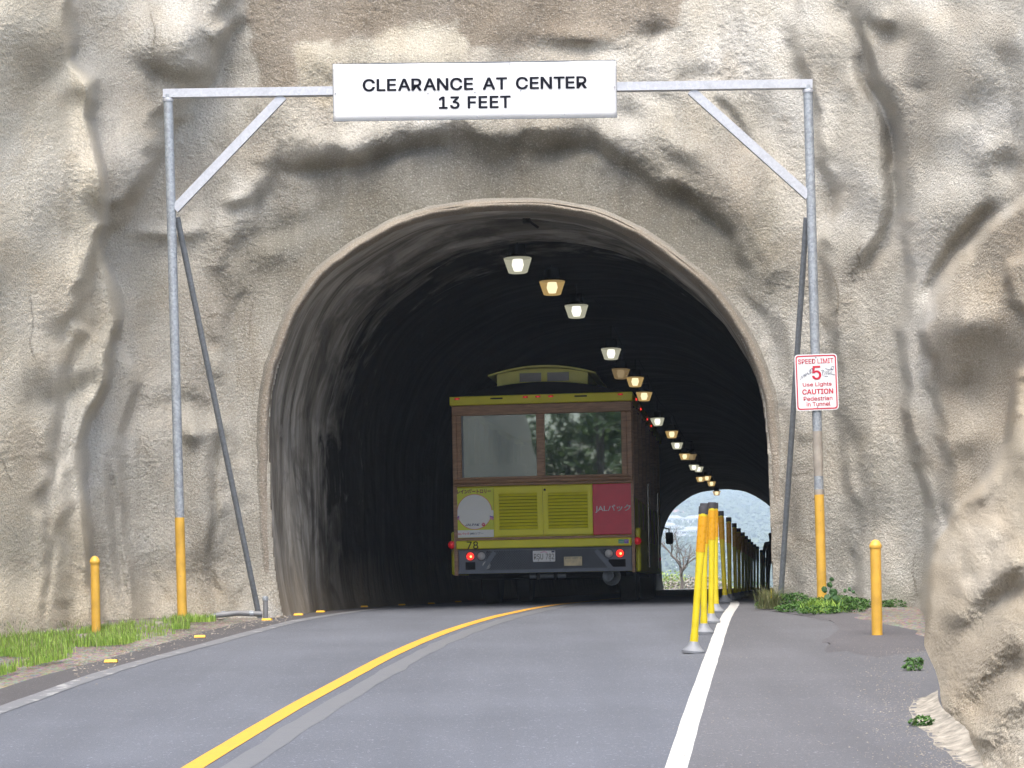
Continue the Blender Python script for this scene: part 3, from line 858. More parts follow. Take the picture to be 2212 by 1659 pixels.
for u_, v0_, v1_, w_, k_ in ((512, 640, 860, 7, .45), (530, 600, 760, 5, .5), (548, 700, 900, 6, .4), (470, 930, 1160, 8, .5), (1700, 620, 820, 9, .4), (640, 380, 520, 10, .4), (760, 360, 470, 8, .35), (1330, 360, 450, 9, .4), (1890, 1000, 1200, 8, .35), (300, 900, 1100, 7, .3), (120, 880, 1100, 9, .3), (1460, 420, 540, 9, .35)):
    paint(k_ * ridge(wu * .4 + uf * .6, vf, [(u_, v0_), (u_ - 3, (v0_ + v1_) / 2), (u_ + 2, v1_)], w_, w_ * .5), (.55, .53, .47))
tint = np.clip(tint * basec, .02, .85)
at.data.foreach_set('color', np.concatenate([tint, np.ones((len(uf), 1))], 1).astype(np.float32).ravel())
struct(rock, label='sculpted grey tan sprayed concrete rock face around the tunnel mouth')

# ------------------------------------------------------------------ the tunnel: lining and the rounded rim of its mouth
tunnel = empty('tunnel', P(1120, 1304, D_PORTAL))
tag(tunnel, 'long dark arched road tunnel with streaky stained walls', 'tunnel')
def tpart(o):
    o.parent = tunnel; o.matrix_parent_inverse = Matrix.Translation(-tunnel.location)
    return o
NP_ = 220
ap = resample(ARCH, NP_)
A3 = np.array([P(u, v, D_PORTAL) for u, v in ap])
cen = A3.mean(0); tang = np.gradient(A3, axis=0)
nrm = np.stack([tang[:, 2], np.zeros(NP_), -tang[:, 0]], 1); nrm /= np.linalg.norm(nrm, axis=1)[:, None]
nrm *= np.where(((A3 - cen) * nrm).sum(1) > 0, 1, -1)[:, None]
arc = np.concatenate([[0], np.cumsum(np.linalg.norm(np.diff(A3, axis=0), axis=1))])
ss = np.concatenate([np.linspace(.10, 8, 220), np.linspace(8.06, 75.2, 300)])
ax3 = np.array(AXIS)
SS, AA = np.meshgrid(ss, arc, indexing='ij')
bul = .20 * fbm(SS / 2.6, AA / 5.0, 201, 2) + .03 * fbm(SS / .9, AA / 1.6, 211, 2) + .012 * fbm(SS / .16, AA / .25, 217, 2)
bul = bul * sstep(.0, 1.6, SS) + .0
# the spray coat stops at ribs: deeper sections are stepped back
for s0, am in ((1.45, .10), (3.3, .10), (6.4, .12), (10, .1)):
    bul = bul + am * sstep(s0 - .06, s0 + .06, SS + .25 * fbm(AA / 1.2, AA * 0 + s0, 223, 2)) * sstep(0, 1.0, np.minimum(AA, arc[-1] - AA) * 0 + 1)
bul = bul - .30 * sstep(60, 76, SS) + .035 * (1 - sstep(.1, .6, SS))
LV = A3[None] + SS[..., None] * ax3 + bul[..., None] * nrm[None]
n0, n1 = LV.shape[:2]
ii = np.arange(n0 * n1).reshape(n0, n1)
LQ = np.stack([ii[:-1, :-1], ii[1:, :-1], ii[1:, 1:], ii[:-1, 1:]], -1).reshape(-1, 4)
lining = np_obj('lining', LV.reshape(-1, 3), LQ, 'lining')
uvl = lining.data.uv_layers.new(name='UVMap')
li = np.zeros(len(lining.data.loops), dtype=np.int32); lining.data.loops.foreach_get('vertex_index', li)
uvc = np.stack([SS.ravel(), AA.ravel()], 1)[li]
uvl.data.foreach_set('uv', uvc.astype(np.float32).ravel())
tpart(lining)
# rim: profile offset outwards / towards the road
prof = [(.15, .07), (.12, .025), (.09, .004), (.055, -.008), (.022, -.006), (.002, .012), (-.014, .07), (-.016, .16), (-.012, .30), (.03, .62)]
wob = .018 * fbm(arc / .45, arc * 0 + 2, 231, 3)[:, None] + 0 * arc[:, None]
rows = []
for q, (o_, dy) in enumerate(prof):
    r_ = A3 + nrm * (o_ + wob * (1 if q < 9 else 0) + .008 * fbm(arc / .12, arc * 0 + q * .35, 237, 2)[:, None])
    dep = rock_depth(ap[:, 0] + (nrm[:, 0] * o_ * F / D_PORTAL), ap[:, 1] - nrm[:, 2] * o_ * F / D_PORTAL)[0] - D_PORTAL
    r_[:, 1] += dy + np.clip(dep, -.5, .4) * max(0, min(1, (o_ + .03) / .18))
    rows.append(r_)
RV2 = np.array(rows); ii = np.arange(RV2.shape[0] * NP_).reshape(RV2.shape[0], NP_)
RQ = np.stack([ii[:-1, :-1], ii[:-1, 1:], ii[1:, 1:], ii[1:, :-1]], -1).reshape(-1, 4)
rim = np_obj('rim', RV2.reshape(-1, 3), RQ, 'rock')
at = rim.data.color_attributes.new('tint', 'FLOAT_COLOR', 'POINT')
rc = []
for q in range(RV2.shape[0]):
    k_ = np.clip(.5 + .9 * fbm(arc / .7, arc * 0 + q * .2, 241, 3), 0, 1)[:, None]
    a_, b_ = ((.26, .245, .215), (.35, .33, .285)) if q < 3 else ((.28, .24, .19), (.40, .35, .285))
    rc.append(np.concatenate([np.array(a_) * (1 - k_) + np.array(b_) * k_, np.ones((NP_, 1))], 1))
at.data.foreach_set('color', np.array(rc, np.float32).ravel())
tpart(rim)

# ------------------------------------------------------------------ ground, road, footpath, markings
xs = np.concatenate([np.linspace(-400, -12, 14), np.arange(-11, 12, .5), np.linspace(13, 400, 14)])
ys = np.concatenate([np.linspace(-400, -10, 14), np.arange(-8, 30, .5), np.linspace(32, 112, 30)])
XX, YY = np.meshgrid(xs, ys)
ZZ = zg(YY) - .012 + .035 * sstep(2.9, 3.6, np.abs(XX)) * sstep(14, 20, YY) + .02 * fbm(XX * 1.3, YY * 1.3, 301, 2) * sstep(2.9, 3.4, np.abs(XX))
ii = np.arange(XX.size).reshape(XX.shape)
gq = np.stack([ii[:-1, :-1], ii[:-1, 1:], ii[1:, 1:], ii[1:, :-1]], -1).reshape(-1, 4)
struct(np_obj('ground', np.stack([XX.ravel(), YY.ravel(), ZZ.ravel()], 1), gq, 'soil'), label='gravelly soil verge')

def strip(name, left, right, mat, lift, n=160, cols=8, edge=0.0, seed=0):
    """sheet lying on the ground between two ground polylines (x, y)"""
    l = resample([tuple(p[:2]) for p in left], n); r = resample([tuple(p[:2]) for p in right], n)
    if edge:
        l = l + edge * fbm(l[:, 1:2] * 1.7, l[:, 1:2] * 0 + seed, 311, 3)
        r = r + edge * fbm(r[:, 1:2] * 1.7, r[:, 1:2] * 0 + seed + 4, 317, 3)
    t = np.linspace(0, 1, cols + 1)[None, :, None]
    g = l[:, None] * (1 - t) + r[:, None] * t
    z = zg(g[..., 1]) + lift
    vv = np.concatenate([g, z[..., None]], -1).reshape(-1, 3)
    ii = np.arange(n * (cols + 1)).reshape(n, cols + 1)
    q = np.stack([ii[:-1, :-1], ii[:-1, 1:], ii[1:, 1:], ii[1:, :-1]], -1).reshape(-1, 4)
    return struct(np_obj(name, vv, q, mat, smooth=True))

def gpts(lst): return [G(u, v) for u, v in lst]
def along(y): # x of the tunnel axis line through the portal centre
    return P(1120, 1304, D_PORTAL).x + (y - D_PORTAL) * AXIS.x
def ext(p):   # carry a line straight on towards the camera
    t = (p[0] - p[2]).normalized(); return [p[0] + t * 8, p[0] + t * 3]
# white edge line on the right, the faded one on the left, the yellow centre line
wl = gpts([(1462, 1659), (1488, 1570), (1513, 1492), (1538, 1420), (1552, 1378), (1562, 1348), (1576, 1322), (1598, 1301)])
wl = ext(wl) + wl + [Vector((along(y) + 1.80, y, 0)) for y in (34, 45, 60, 80, 104)]
fl = gpts([(0, 1538), (213, 1457), (384, 1411), (533, 1371), (640, 1342), (720, 1329), (790, 1320)])
fl = ext(fl) + fl + [Vector((along(y) - 2.2, y, 0)) for y in (31, 40, 60, 104)]
yl = gpts([(420, 1659), (458, 1635), (533, 1590), (640, 1526), (709, 1489), (774, 1454), (850, 1413), (940, 1374), (1010, 1350), (1080, 1331), (1150, 1316), (1192, 1309)])
yl = ext(yl) + yl + [Vector((along(y) - .2, y, 0)) for y in (42, 60, 104)]

def off(pts, d):
    a = np.array([p[:2] for p in pts], float); t = np.gradient(a, axis=0); t /= np.linalg.norm(t, axis=1)[:, None]
    nn = np.stack([t[:, 1], -t[:, 0]], 1)
    return [tuple(x) for x in a + nn * d]
left_edge = gpts([(-200, 1560), (0, 1487), (130, 1452), (240, 1422), (330, 1398), (420, 1371), (560, 1338), (620, 1332), (700, 1322)])
left_edge = [left_edge[0] + Vector((-4, -6, 0))] + left_edge + [Vector((along(y) - 2.75, y, 0)) for y in (30, 40, 70, 106)]
road = strip('road', left_edge, off(wl, -.02), 'road', .004, 260, 14, edge=.05)
road['label'] = 'blue grey asphalt road running into the tunnel'
sh = strip('road_shoulder', left_edge, off(fl, -.02), 'shoulder', .0055, 220, 4, edge=.04)
right_edge = [(p.x + 6 if i < 2 else p.x + 4.2, p.y) for i, p in enumerate(wl[:8])] + [(along(24.0) + 3.2, 24.0)] + [(along(y) + 2.9, y) for y in (26, 34, 60, 106)]
fp = strip('footpath', off(wl, -.04), right_edge, 'path', .0055, 260, 10)
fp['label'] = 'asphalt footpath right of the white line'
# darker resurfaced patch by the right-hand bollard
pc = gpts([(1640, 1318), (1740, 1326), (1800, 1345), (1822, 1362), (1790, 1375), (1775, 1392), (1800, 1410), (1900, 1421), (2010, 1412), (2080, 1370), (2020, 1330), (1900, 1316), (1760, 1306)])
cx_, cy_ = sum(p.x for p in pc) / len(pc), sum(p.y for p in pc) / len(pc)
pb = resample([tuple(p[:2]) for p in pc] + [tuple(pc[0][:2])], 120)
pv = [(cx_, cy_, float(zg(cy_)) + .0072)]; nr = 12
for r_ in range(1, nr + 1):
    for x, y in pb[:-1]:
        xx, yy = cx_ + (x - cx_) * r_ / nr, cy_ + (y - cy_) * r_ / nr
        if r_ == nr:
            e_ = float(fbm(np.array(x * 2.5), np.array(y * 2.5), 5, 4)); xx += .16 * e_; yy += .5 * e_
        pv.append((xx, yy, float(zg(yy)) + .0072))
m_ = 119; pf = [(0, 1 + i, 1 + (i + 1) % m_) for i in range(m_)]
for r_ in range(nr - 1):
    for i in range(m_):
        j = (i + 1) % m_
        pf.append((1 + r_ * m_ + i, 1 + (r_ + 1) * m_ + i, 1 + (r_ + 1) * m_ + j, 1 + r_ * m_ + j))
struct(mesh_obj('footpath_patch', pv, pf, 'patch', smooth=True))
strip('white_edge_line', off(wl, -.053), off(wl, .053), 'wline', .0075, 300, 2, edge=.006)
strip('faded_edge_line', off(fl, -.075), off(fl, .075), 'wworn', .0072, 300, 2, edge=.02)
strip('yellow_centre_line', off(yl, -.055), off(yl, .055), 'yline', .0075, 300, 2, edge=.004)
strip('old_line_scar', off(yl, .14), off(yl, .29), 'scar', .0058, 300, 3, edge=.04)
# ------------------------------------------------------------------ gantry, signs, bollards
DG = 22.0
def on_ground(x, y): return Vector((x, y, float(zg(y))))
lt, lb = P(363, 205, DG), P(394, 1340, DG)
rt, rb = P(1745, 185, DG), P(1776, 1296, DG)
lb.z = float(zg(DG)) - .05 + .03; rb.z = float(zg(DG)) - .05 + .03
gan = empty('sign_gantry', (0, DG, 0))
tag(gan, 'galvanised steel pipe gantry with yellow painted feet spanning the tunnel mouth', 'gantry')
def gp(o): o.parent = gan; o.matrix_parent_inverse = Matrix.Translation((0, -DG, 0)); return o
def lerp(a, b, t): return a + (b - a) * t
for top, bot, ty in ((lt, lb, 1100), (rt, rb, 1076)):
    tt = (ty - 200) / 1130.0
    mid = lerp(top, bot, tt)
    pst = gp(auto_smooth(MB().tube([mid, top], .047, 18).build('post', 'galv')))
    base = MB().tube([bot, mid], .0485, 18).build('painted_foot', 'ypost'); auto_smooth(base); gp(base)
    base['label'] = 'yellow painted lower length of the post'
    if top is rt:   # flaked tan paint behind and below the speed sign
        for a_, b_ in ((.55, .60), (.655, .74), (.765, .80)):
            gp(auto_smooth(MB().tube([lerp(top, bot, b_), lerp(top, bot, a_)], .0482, 18).build('paint_remnant', 'tanpaint')))
bl, br = P(353, 203, DG), P(1754, 182, DG)
gp(MB().bar(bl, br, .085, .085).build('beam', 'galvbeam'))
gp(MB().bar(P(612, 208, DG), P(378, 452, DG), .088, .05).build('corner_brace', 'galvbeam'))
gp(MB().bar(P(1492, 196, DG), P(1746, 424, DG), .088, .05).build('corner_brace', 'galvbeam'))
for a_, b_ in ((P(383, 470, DG + .06), G(561, 1316)), (P(1742, 470, DG + .06), P(1684, 1290, 23.45))):
    if b_.y > 23.6 or b_.y < 22.6: b_ = Vector((b_.x * 23.45 / b_.y, 23.45, float(zg(23.45))))
    b_.z = float(zg(b_.y)) - .03
    gp(auto_smooth(MB().tube([a_, b_], .030, 14).build('back_brace', 'darksteel')))
for p_ in (P(363, 206, DG), P(1745, 187, DG)):
    gp(auto_smooth(MB().lathe([(.052, -.02), (.056, 0), (.052, .012)], tuple(p_ + Vector((0, 0, -.045))), 18).build('weld_collar', 'galvbeam')))

def tilted_sign(name, corners_px, d, thick):
    """Empty at the sign's centre whose local x / z follow the board"""
    c = P(sum(p[0] for p in corners_px) / 4, sum(p[1] for p in corners_px) / 4, d)
    tl, tr, br_, bl_ = [P(u, v, d) for u, v in corners_px]
    wv_ = ((tr - tl) + (br_ - bl_)) / 2; hv = ((tl - bl_) + (tr - br_)) / 2
    ang = math.atan2(wv_.z, wv_.x)
    return empty(name, c, (0, -ang, 0)), wv_.length, hv.length

cs, cw, chh = tilted_sign('clearance_sign', [(720, 138), (1331, 131), (1332, 252), (720, 262)], DG - .052, .01)
tag(cs, 'long white clearance sign with black capitals on the gantry beam', 'sign')
def wavy_board(name, w_, h_, mat, parent, amp, seed):
    nx, nz = 60, 10; vs = []; fs = []
    for j in range(nz + 1):
        for i in range(nx + 1):
            x, z = (i / nx - .5) * w_, (j / nz - .5) * h_
            y = amp * float(perlin(np.array(x * 1.6 + seed), np.array(z * 2.2), 9))
            vs.append((x, y, z))
    for j in range(nz):
        for i in range(nx):
            a = j * (nx + 1) + i; fs.append((a, a + 1, a + nx + 2, a + nx + 1))
    o = mesh_obj(name, vs, fs, mat, parent, True)
    md = o.modifiers.new('thick', 'SOLIDIFY'); md.thickness = .006; md.offset = -1
    return o
wavy_board('board', cw, chh, 'white', cs, .006, 3)
t_ = .004
for x0, x1, z0, z1 in ((-cw / 2 - t_, cw / 2 + t_, chh / 2, chh / 2 + t_), (-cw / 2 - t_, cw / 2 + t_, -chh / 2 - t_, -chh / 2), (-cw / 2 - t_, -cw / 2, -chh / 2, chh / 2), (cw / 2, cw / 2 + t_, -chh / 2, chh / 2)):
    MB().box(x0, x1, -.004, .012, z0, z1).build('board_edge', 'darksteel', cs)
mpx = DG / F
text('lettering', 'CLEARANCE AT CENTER', 'black', cs, 0, -.0055, .068, .118, 481 * mpx, bold=.05, space=1.05)
text('lettering', '13 FEET', 'black', cs, -.003, -.0055, -.118, .118, 153 * mpx, bold=.05, space=1.05)
for x_, z_ in ((-.47, -.02), (0, -.015), (.46, -.005), (-cw / 2 + .02, -.01), (cw / 2 - .02, .02), (-.9, -.26), (.9, -.25), (-.9, .26), (.9, .26), (0.02, -.26), (-.5, .265), (.35, .265)):
    auto_smooth(MB().lathe([(.001, -.010), (.006, -.008), (.008, -.002)], (x_, 0, z_), 8, 'y').build('rivet', 'galvbeam', cs))

ssg, sw, shh = tilted_sign('speed_sign', [(1716, 767), (1808, 763), (1812, 885), (1720, 888)], DG - .058, .01)
tag(ssg, 'white sign with red print and scrawled graffiti asking for five miles', 'sign')
ssg['label'] = 'white and red speed limit 5 sign with graffiti on the right post'
def rrect(w_, h_, r_, n=6):
    pts = []
    for cx0, cz0, a0 in ((w_ / 2 - r_, h_ / 2 - r_, 0), (-w_ / 2 + r_, h_ / 2 - r_, 90), (-w_ / 2 + r_, -h_ / 2 + r_, 180), (w_ / 2 - r_, -h_ / 2 + r_, 270)):
        for k in range(n + 1):
            a = R(a0 + 90 * k / n); pts.append((cx0 + r_ * math.cos(a), cz0 + r_ * math.sin(a)))
    return pts
MB().prism(rrect(sw, shh, .035), 0, .004).build('board', 'white', ssg)
bo = rrect(sw - .022, shh - .022, .028); bi = rrect(sw - .046, shh - .046, .022)
n_ = len(bo)
mesh_obj('border', [(x, -.002, z) for x, z in bo + bi], [(i, (i + 1) % n_, n_ + (i + 1) % n_, n_ + i) for i in range(n_)], 'red', ssg)
k_ = sw / 92.0
def sgx(px): return (px - 755) / 10.4 * k_ * 1.0   # from the enlarged view of the sign
def sgz(py): return (850 - py) / 10.4 * k_
text('lettering', 'SPEED LIMIT', 'red', ssg, sgx(752), -.0025, sgz(375), .048, 76 * k_, bold=.02)
text('numeral', '5', 'red', ssg, sgx(762), -.0025, sgz(637), .134, 18.5 * k_, bold=.03)
text('lettering', 'Use Lights', 'red', ssg, sgx(765), -.0025, sgz(905), .047, 62 * k_, bold=.022)
text('lettering', 'CAUTION', 'red', ssg, sgx(772), -.0025, sgz(1058), .050, 66 * k_, bold=.05)
text('lettering', 'Pedestrian', 'red', ssg, sgx(772), -.0025, sgz(1212), .042, 62 * k_, bold=.022)
text('lettering', 'in Tunnel', 'red', ssg, sgx(778), -.0025, sgz(1338), .042, 51 * k_, bold=.022)
gr = MB()
for ln in ([(395, 790), (420, 690), (440, 750), (470, 665), (490, 730)], [(520, 705), (480, 660), (520, 640)], [(490, 690), (520, 670)], [(530, 690), (550, 610), (580, 670)], [(535, 650), (570, 645)],
           [(640, 560), (590, 570), (600, 610), (630, 630), (600, 660), (580, 650)], [(680, 540), (640, 530), (620, 580), (650, 630)], [(660, 530), (690, 620)],
           [(905, 720), (890, 610), (870, 590), (910, 575), (930, 610), (895, 640)], [(940, 690), (955, 610), (985, 680)], [(1010, 600), (980, 620), (1010, 650), (980, 680)],
           [(960, 545), (1060, 580), (1140, 570), (1155, 510), (1110, 500), (1085, 545), (1120, 580)], [(1030, 600), (1030, 690)], [(1110, 620), (1030, 660), (1170, 690)], [(940, 725), (1010, 725)]):
    gr.tube([(sgx(x), -.003, sgz(y)) for x, y in ln], .0022, 5)
gr.build('graffiti', 'graff', ssg)
for zz in (.25, -.25):
    MB().lathe([(.001, -.006), (.007, -.005), (.008, 0)], (.0, 0, zz), 8, 'y').build('bolt', 'galv', ssg)

def bollard(u, v_base, v_top, d, label, dia):
    a, b = ray(u, v_base)
    base = on_ground(a * d, d)
    h = (v_base - v_top) * d / F
    o = empty('bollard', base)
    auto_smooth(MB().lathe([(dia / 2, -.06), (dia / 2, h - .075)], n=24).build('pipe', 'ypost', o))
    auto_smooth(MB().lathe([(dia / 2 + .001, h - .078), (dia / 2 + .006, h - .072), (dia / 2 + .007, h - .045), (dia / 2 + .003, h - .04), (dia * .42, h - .02), (dia * .26, h - .006), (.002, h)], n=24).build('cap', 'ypost', o), 50)
    tag(o, label, 'bollard', 'yellow steel bollards')
    return o
bollard(208, 1380, 1207, 20.0, 'yellow bollard in the grass on the left verge', .080)
bollard(1895, 1383, 1175, 18.0, 'yellow bollard standing on the asphalt footpath at the right', .088)

# ------------------------------------------------------------------ flexible delineator posts
def make_delineator():
    o = empty('delineator_post')
    auto_smooth(MB().lathe([(.085, -.01), (.087, .008), (.074, .022), (.046, .05), (.036, .072), (.032, .078)], n=24).build('base', 'greybase', o))
    tb = MB()
    rg = []
    for z_, rx, ry in ((.07, .031, .029), (.12, .031, .029), (.15, .027, .025), (.5, .027, .025), (.70, .030, .024), (.745, .034, .023), (1.045, .034, .023)):
        rg.append([(rx * math.cos(2 * math.pi * k / 20), ry * math.sin(2 * math.pi * k / 20), z_) for k in range(20)])
    tb.rings(rg)
    auto_smooth(tb.build('tube', 'ytube', o), 50)
    sh_ = MB()
    sh_.rings([[(.0355 * math.cos(R(a)), .0245 * math.sin(R(a)), z_) for a in range(190, 351, 10)] for z_ in (.755, 1.025)], False, False, False)
    auto_smooth(sh_.build('reflective_sheet', 'amber', o))
    auto_smooth(MB().rings([[(rx * math.cos(2 * math.pi * k / 20), rx * .62 * math.sin(2 * math.pi * k / 20), z_) for k in range(20)] for z_, rx in ((1.04, .0365), (1.095, .037), (1.10, .034))]).build('cap', 'blackcap', o))
    return o
dl = make_delineator()
dl_spots = [  # base u, base v, top u, depth
    (1497.5, 1408, 1520, 16.5), (1520.5, 1377, 1522, 18.6), (1536, 1346, 1538, 20.1), (1546.5, 1324, 1544, 22.1),
    (1566.5, 1301.8, 1557, 26.5), (1576.8, 1292.7, 1574, 29.2), (1589, 1290, 1586, 32.1), (1597, 0, 1595.5, 35), (1605, 0, 1604.4, 37.9), (1612, 0, 1611.6, 40.8), (1618, 0, 1618.3, 43.7),
    (1624, 0, 1623.6, 46.6), (1630, 0, 1630.3, 49.5), (1637, 0, 1636.8, 52.4), (1644, 0, 1644.5, 58), (1648, 0, 1647.6, 63.5), (1651.5, 0, 1651, 69), (1656, 0, 1656, 75.5), (1660, 0, 1660, 82)]
ordn = ['nearest', 'second', 'third', 'fourth', 'fifth', 'sixth', 'seventh', 'eighth', 'ninth', 'tenth', 'eleventh', 'twelfth', 'thirteenth', 'fourteenth', 'fifteenth', 'sixteenth', 'seventeenth', 'eighteenth', 'nineteenth']
for i, (ub, vb, ut, d) in enumerate(dl_spots):
    o = dl if i == 0 else copy_tree(dl)
    vb = vb or 1285
    a, _ = ray(ub, vb)
    o.location = on_ground(a * d, d) + Vector((0, 0, .014))
    hpx = 1.1 * F / d
    a2, _ = ray(ut, vb - hpx)
    lean = (a2 - a) * d / 1.1
    o.rotation_euler = (random.uniform(-.01, .02), math.asin(max(-.2, min(.2, lean))), random.uniform(-.15, .15))
    w_ = ordn[i]
    if i == 0: lab = 'nearest yellow delineator post, leaning right, black cap, on the road'
    elif i < 4: lab = f'{w_} nearest yellow delineator post in the row outside the tunnel'
    else: lab = f'yellow delineator post inside the tunnel, {w_} of its row from the camera'
    tag(o, lab, 'delineator', 'row of yellow delineator posts along the footpath')

# ------------------------------------------------------------------ tunnel lamps
def make_lamp(kind):
    o = empty('tunnel_lamp')
    auto_smooth(MB().lathe([(.172, 0), (.175, -.012), (.118, -.185), (.10, -.19)], n=28).build('refractor', 'lamp' + kind, o), 60)
    auto_smooth(MB().lathe([(.062, -.02), (.075, -.09), (.050, -.165)], n=16).build('bulb_core', 'core' + kind, o))
    auto_smooth(MB().lathe([(.178, -.004), (.178, .006), (.11, .03), (.10, .16), (.03, .17)], n=24).build('housing', 'lampblack', o), 50)
    MB().tube([(0, 0, .16), (0, 0, .42)], .010, 8).build('stem', 'lampblack', o)
    return o
lamp_px = [(1118, 557, 27.3, 'white'), (1192.5, 607, 29.8, 'amber'), (1245, 659, 32.3, 'white'), (1320, 753, 38.2, 'white'), (1341, 797, 41.9, 'dim'), (1372, 815, 43.5, 'amber'),
           (1391.5, 847, 46.9, 'amber'), (1420, 903, 54.0, 'white'), (1451, 931, 58.6, 'amber'), (1462.5, 956, 63.3, 'white'), (1479, 980, 68.6, 'amber'), (1493, 981, 71.0, 'dim'),
           (1499, 1004, 74.5, 'white'), (1509, 1008, 77.0, 'white'), (1513, 1030, 82.0, 'amber'), (1527, 1028, 84.5, 'amber'), (1537, 1040, 87.5, 'amber'), (1548, 1061, 95.0, 'amber')]
protos = {}
word = {'white': 'cool white', 'amber': 'warm amber', 'dim': 'dim amber'}
for i, (u, v, d, k) in enumerate(lamp_px):
    if k in protos: o = copy_tree(protos[k])
    else: o = protos[k] = make_lamp(k)
    o.location = P(u, v, d)
    o.rotation_euler = (random.uniform(-.03, .03), random.uniform(-.03, .03), random.uniform(0, 6))
    lab = f'{word[k]} cone shaped tunnel lamp, ' + ('first and nearest' if i == 0 else f'{ordn[i]} from the tunnel mouth') + ' on the ceiling'
    tag(o, lab, 'lamp', 'lit lamps along the tunnel ceiling')
cab = MB()
cp = []
for i, (u, v, d, k) in enumerate(lamp_px):
    cp.append(P(u, v, d) + Vector((.05, 0, .40)))
    if i + 1 < len(lamp_px):
        q = P(*lamp_px[i + 1][:3]); cp.append((P(u, v, d) + q) / 2 + Vector((.05, 0, .40)))
cab.tube(cp, .009, 8)
tag(cab.build('lamp_conduit', 'lampblack'), 'dark conduit pipe linking the tunnel ceiling lamps', 'conduit')
br_ = empty('ceiling_bracket', P(1140, 470, 25.2))
tag(br_, 'small dark bracket on the tunnel ceiling above the first lamp', 'bracket')
MB().bar((0, 0, .16), (0, 0, 0), .03, .03).build('stem', 'busdark', br_)
MB().box(-.06, .03, -.05, .05, -.06, .01, .01).build('clamp', 'busdark', br_)
MB().bar((.0, 0, -.03), (.12, .05, -.11), .025, .025).build('arm', 'busdark', br_)
# ------------------------------------------------------------------ the trolley bus
BD = 30.0
bus = empty('trolley_bus', Vector((P(1177, 1304, BD).x, BD, 0)), (0, 0, -R(6.3)))
tag(bus, 'yellow and wood trolley bus driving away into the tunnel', 'bus')
def part(mb, name, mat, parent=bus, deg=None):
    o = mb.build(name, mat, parent)
    return auto_smooth(o, deg) if deg else o
BL = 9.3
# lower body and sides
part(MB().box(-1.21, 1.22, .10, BL - .3, .43, .90), 'lower_body', 'yellow')
part(MB().box(-1.19, 1.21, .03, .10, .43, .775, .01), 'rear_bumper_panel', 'busgrey')
for x0, x1 in ((-1.24, -1.19), (1.21, 1.25)): part(MB().box(x0, x1, .0, .14, .41, 1.66), 'corner_post', 'wood')
part(MB().box(1.25, 1.315, .25, 2.2, .42, 1.02, .02), 'side_skirt', 'yellow')
part(MB().box(-1.315, -1.25, .25, 2.2, .42, 1.02, .02), 'side_skirt', 'yellow')
part(MB().box(-1.22, 1.23, .06, .10, .925, 1.64), 'rear_wall', 'yellow')
part(MB().box(-1.23, 1.235, .0, .06, .886, .924, .008), 'wood_strip', 'wood')
bar_ = part(MB().box(-1.205, 1.21, -.06, .06, .772, .885, .012), 'bumper_bar', 'yellow')
text('fleet_number', '78', 'black', bar_, -.977, -.0615, .822, .105, .155, bold=.02)
part(MB().box(1.03, 1.105, -.0615, -.0605, .805, .86), 'sticker', 'greenst', bar_)
st_ = part(MB().box(1.108, 1.17, -.0615, -.0605, .805, .86), 'sticker', 'violet', bar_)
text('lettering', 'GT', 'white', bar_, 1.14, -.0625, .842, .022, .035, bold=.02)
text('lettering', 'GREEN', 'white', bar_, 1.068, -.0625, .828, .018, .055, bold=.02)
# panels: poster, two louvred doors, red panel
po = part(MB().box(-1.222, -.688, .032, .058, .93, 1.615, .004), 'poster', 'lime')
yy = .0305
def disc(cx, cz, r, y, n=48, clip=None):
    pts = [(cx + r * math.cos(2 * math.pi * k / n), cz + r * math.sin(2 * math.pi * k / n)) for k in range(n)]
    return MB().add([(x, y, z) for x, z in pts], [tuple(range(n))])
part(MB().add([(-1.22, yy, .932), (-.69, yy, .932), (-.69, yy, 1.035), (-1.22, yy, 1.035)], [(0, 1, 2, 3)]), 'poster_strip', 'posterwhite', po)
disc(-.953, 1.285, .244, yy - .0002).build('poster_ring', 'crimson', po)
disc(-.953, 1.285, .238, yy - .0006).build('poster_circle', 'posterwhite', po)
for sx, x0, x1 in ((-1, -1.22, -1.165), (1, -.742, -.69)):
    for q, (z0, z1, mt) in enumerate(((1.168, 1.20, 'pink'), (1.20, 1.216, 'violet'), (1.216, 1.30, 'posterwhite'))):
        w0 = .012 if sx < 0 else -.012
        MB().add([(x0, yy - .001 - q * .0002, z0 - w0), (x1, yy - .001 - q * .0002, z0 + w0 + .01), (x1, yy - .001 - q * .0002, z1 + w0 + .01), (x0, yy - .001 - q * .0002, z1 - w0)], [(0, 1, 2, 3)]).build('rainbow_band', mt, po)
text('lettering', 'レインボートロリー', 'maroon', po, -.955, yy - .0008, 1.567, .062, .47, bold=.04)
text('lettering', 'JALPAK', 'navy', po, -.985, yy - .0012, 1.108, .030, .20, bold=.03, shear=.25)
em_ = disc(-.832, 1.108, .024, yy - .0010, 24).build('emblem', 'crimson', po)
mesh_obj('emblem_wing', [(-.832, yy - .0014, 1.112), (-.848, yy - .0014, 1.126), (-.840, yy - .0014, 1.104), (-.824, yy - .0014, 1.104), (-.816, yy - .0014, 1.126)], [(0, 1, 2), (0, 2, 3), (0, 3, 4)], 'white', po)
text('lettering', 'JALパック', 'crimson', po, -1.115, yy - .0012, .983, .038, .17, bold=.02)
text('lettering', 'JMBツアー', 'busgrey', po, -.93, yy - .0012, .983, .036, .19, bold=.01)
rp = part(MB().box(.682, 1.232, .030, .058, .93, 1.63, .006), 'red_panel', 'crimson')
text('lettering', 'JALパック', 'white', rp, .958, .0285, 1.285, .105, .485, bold=.014)
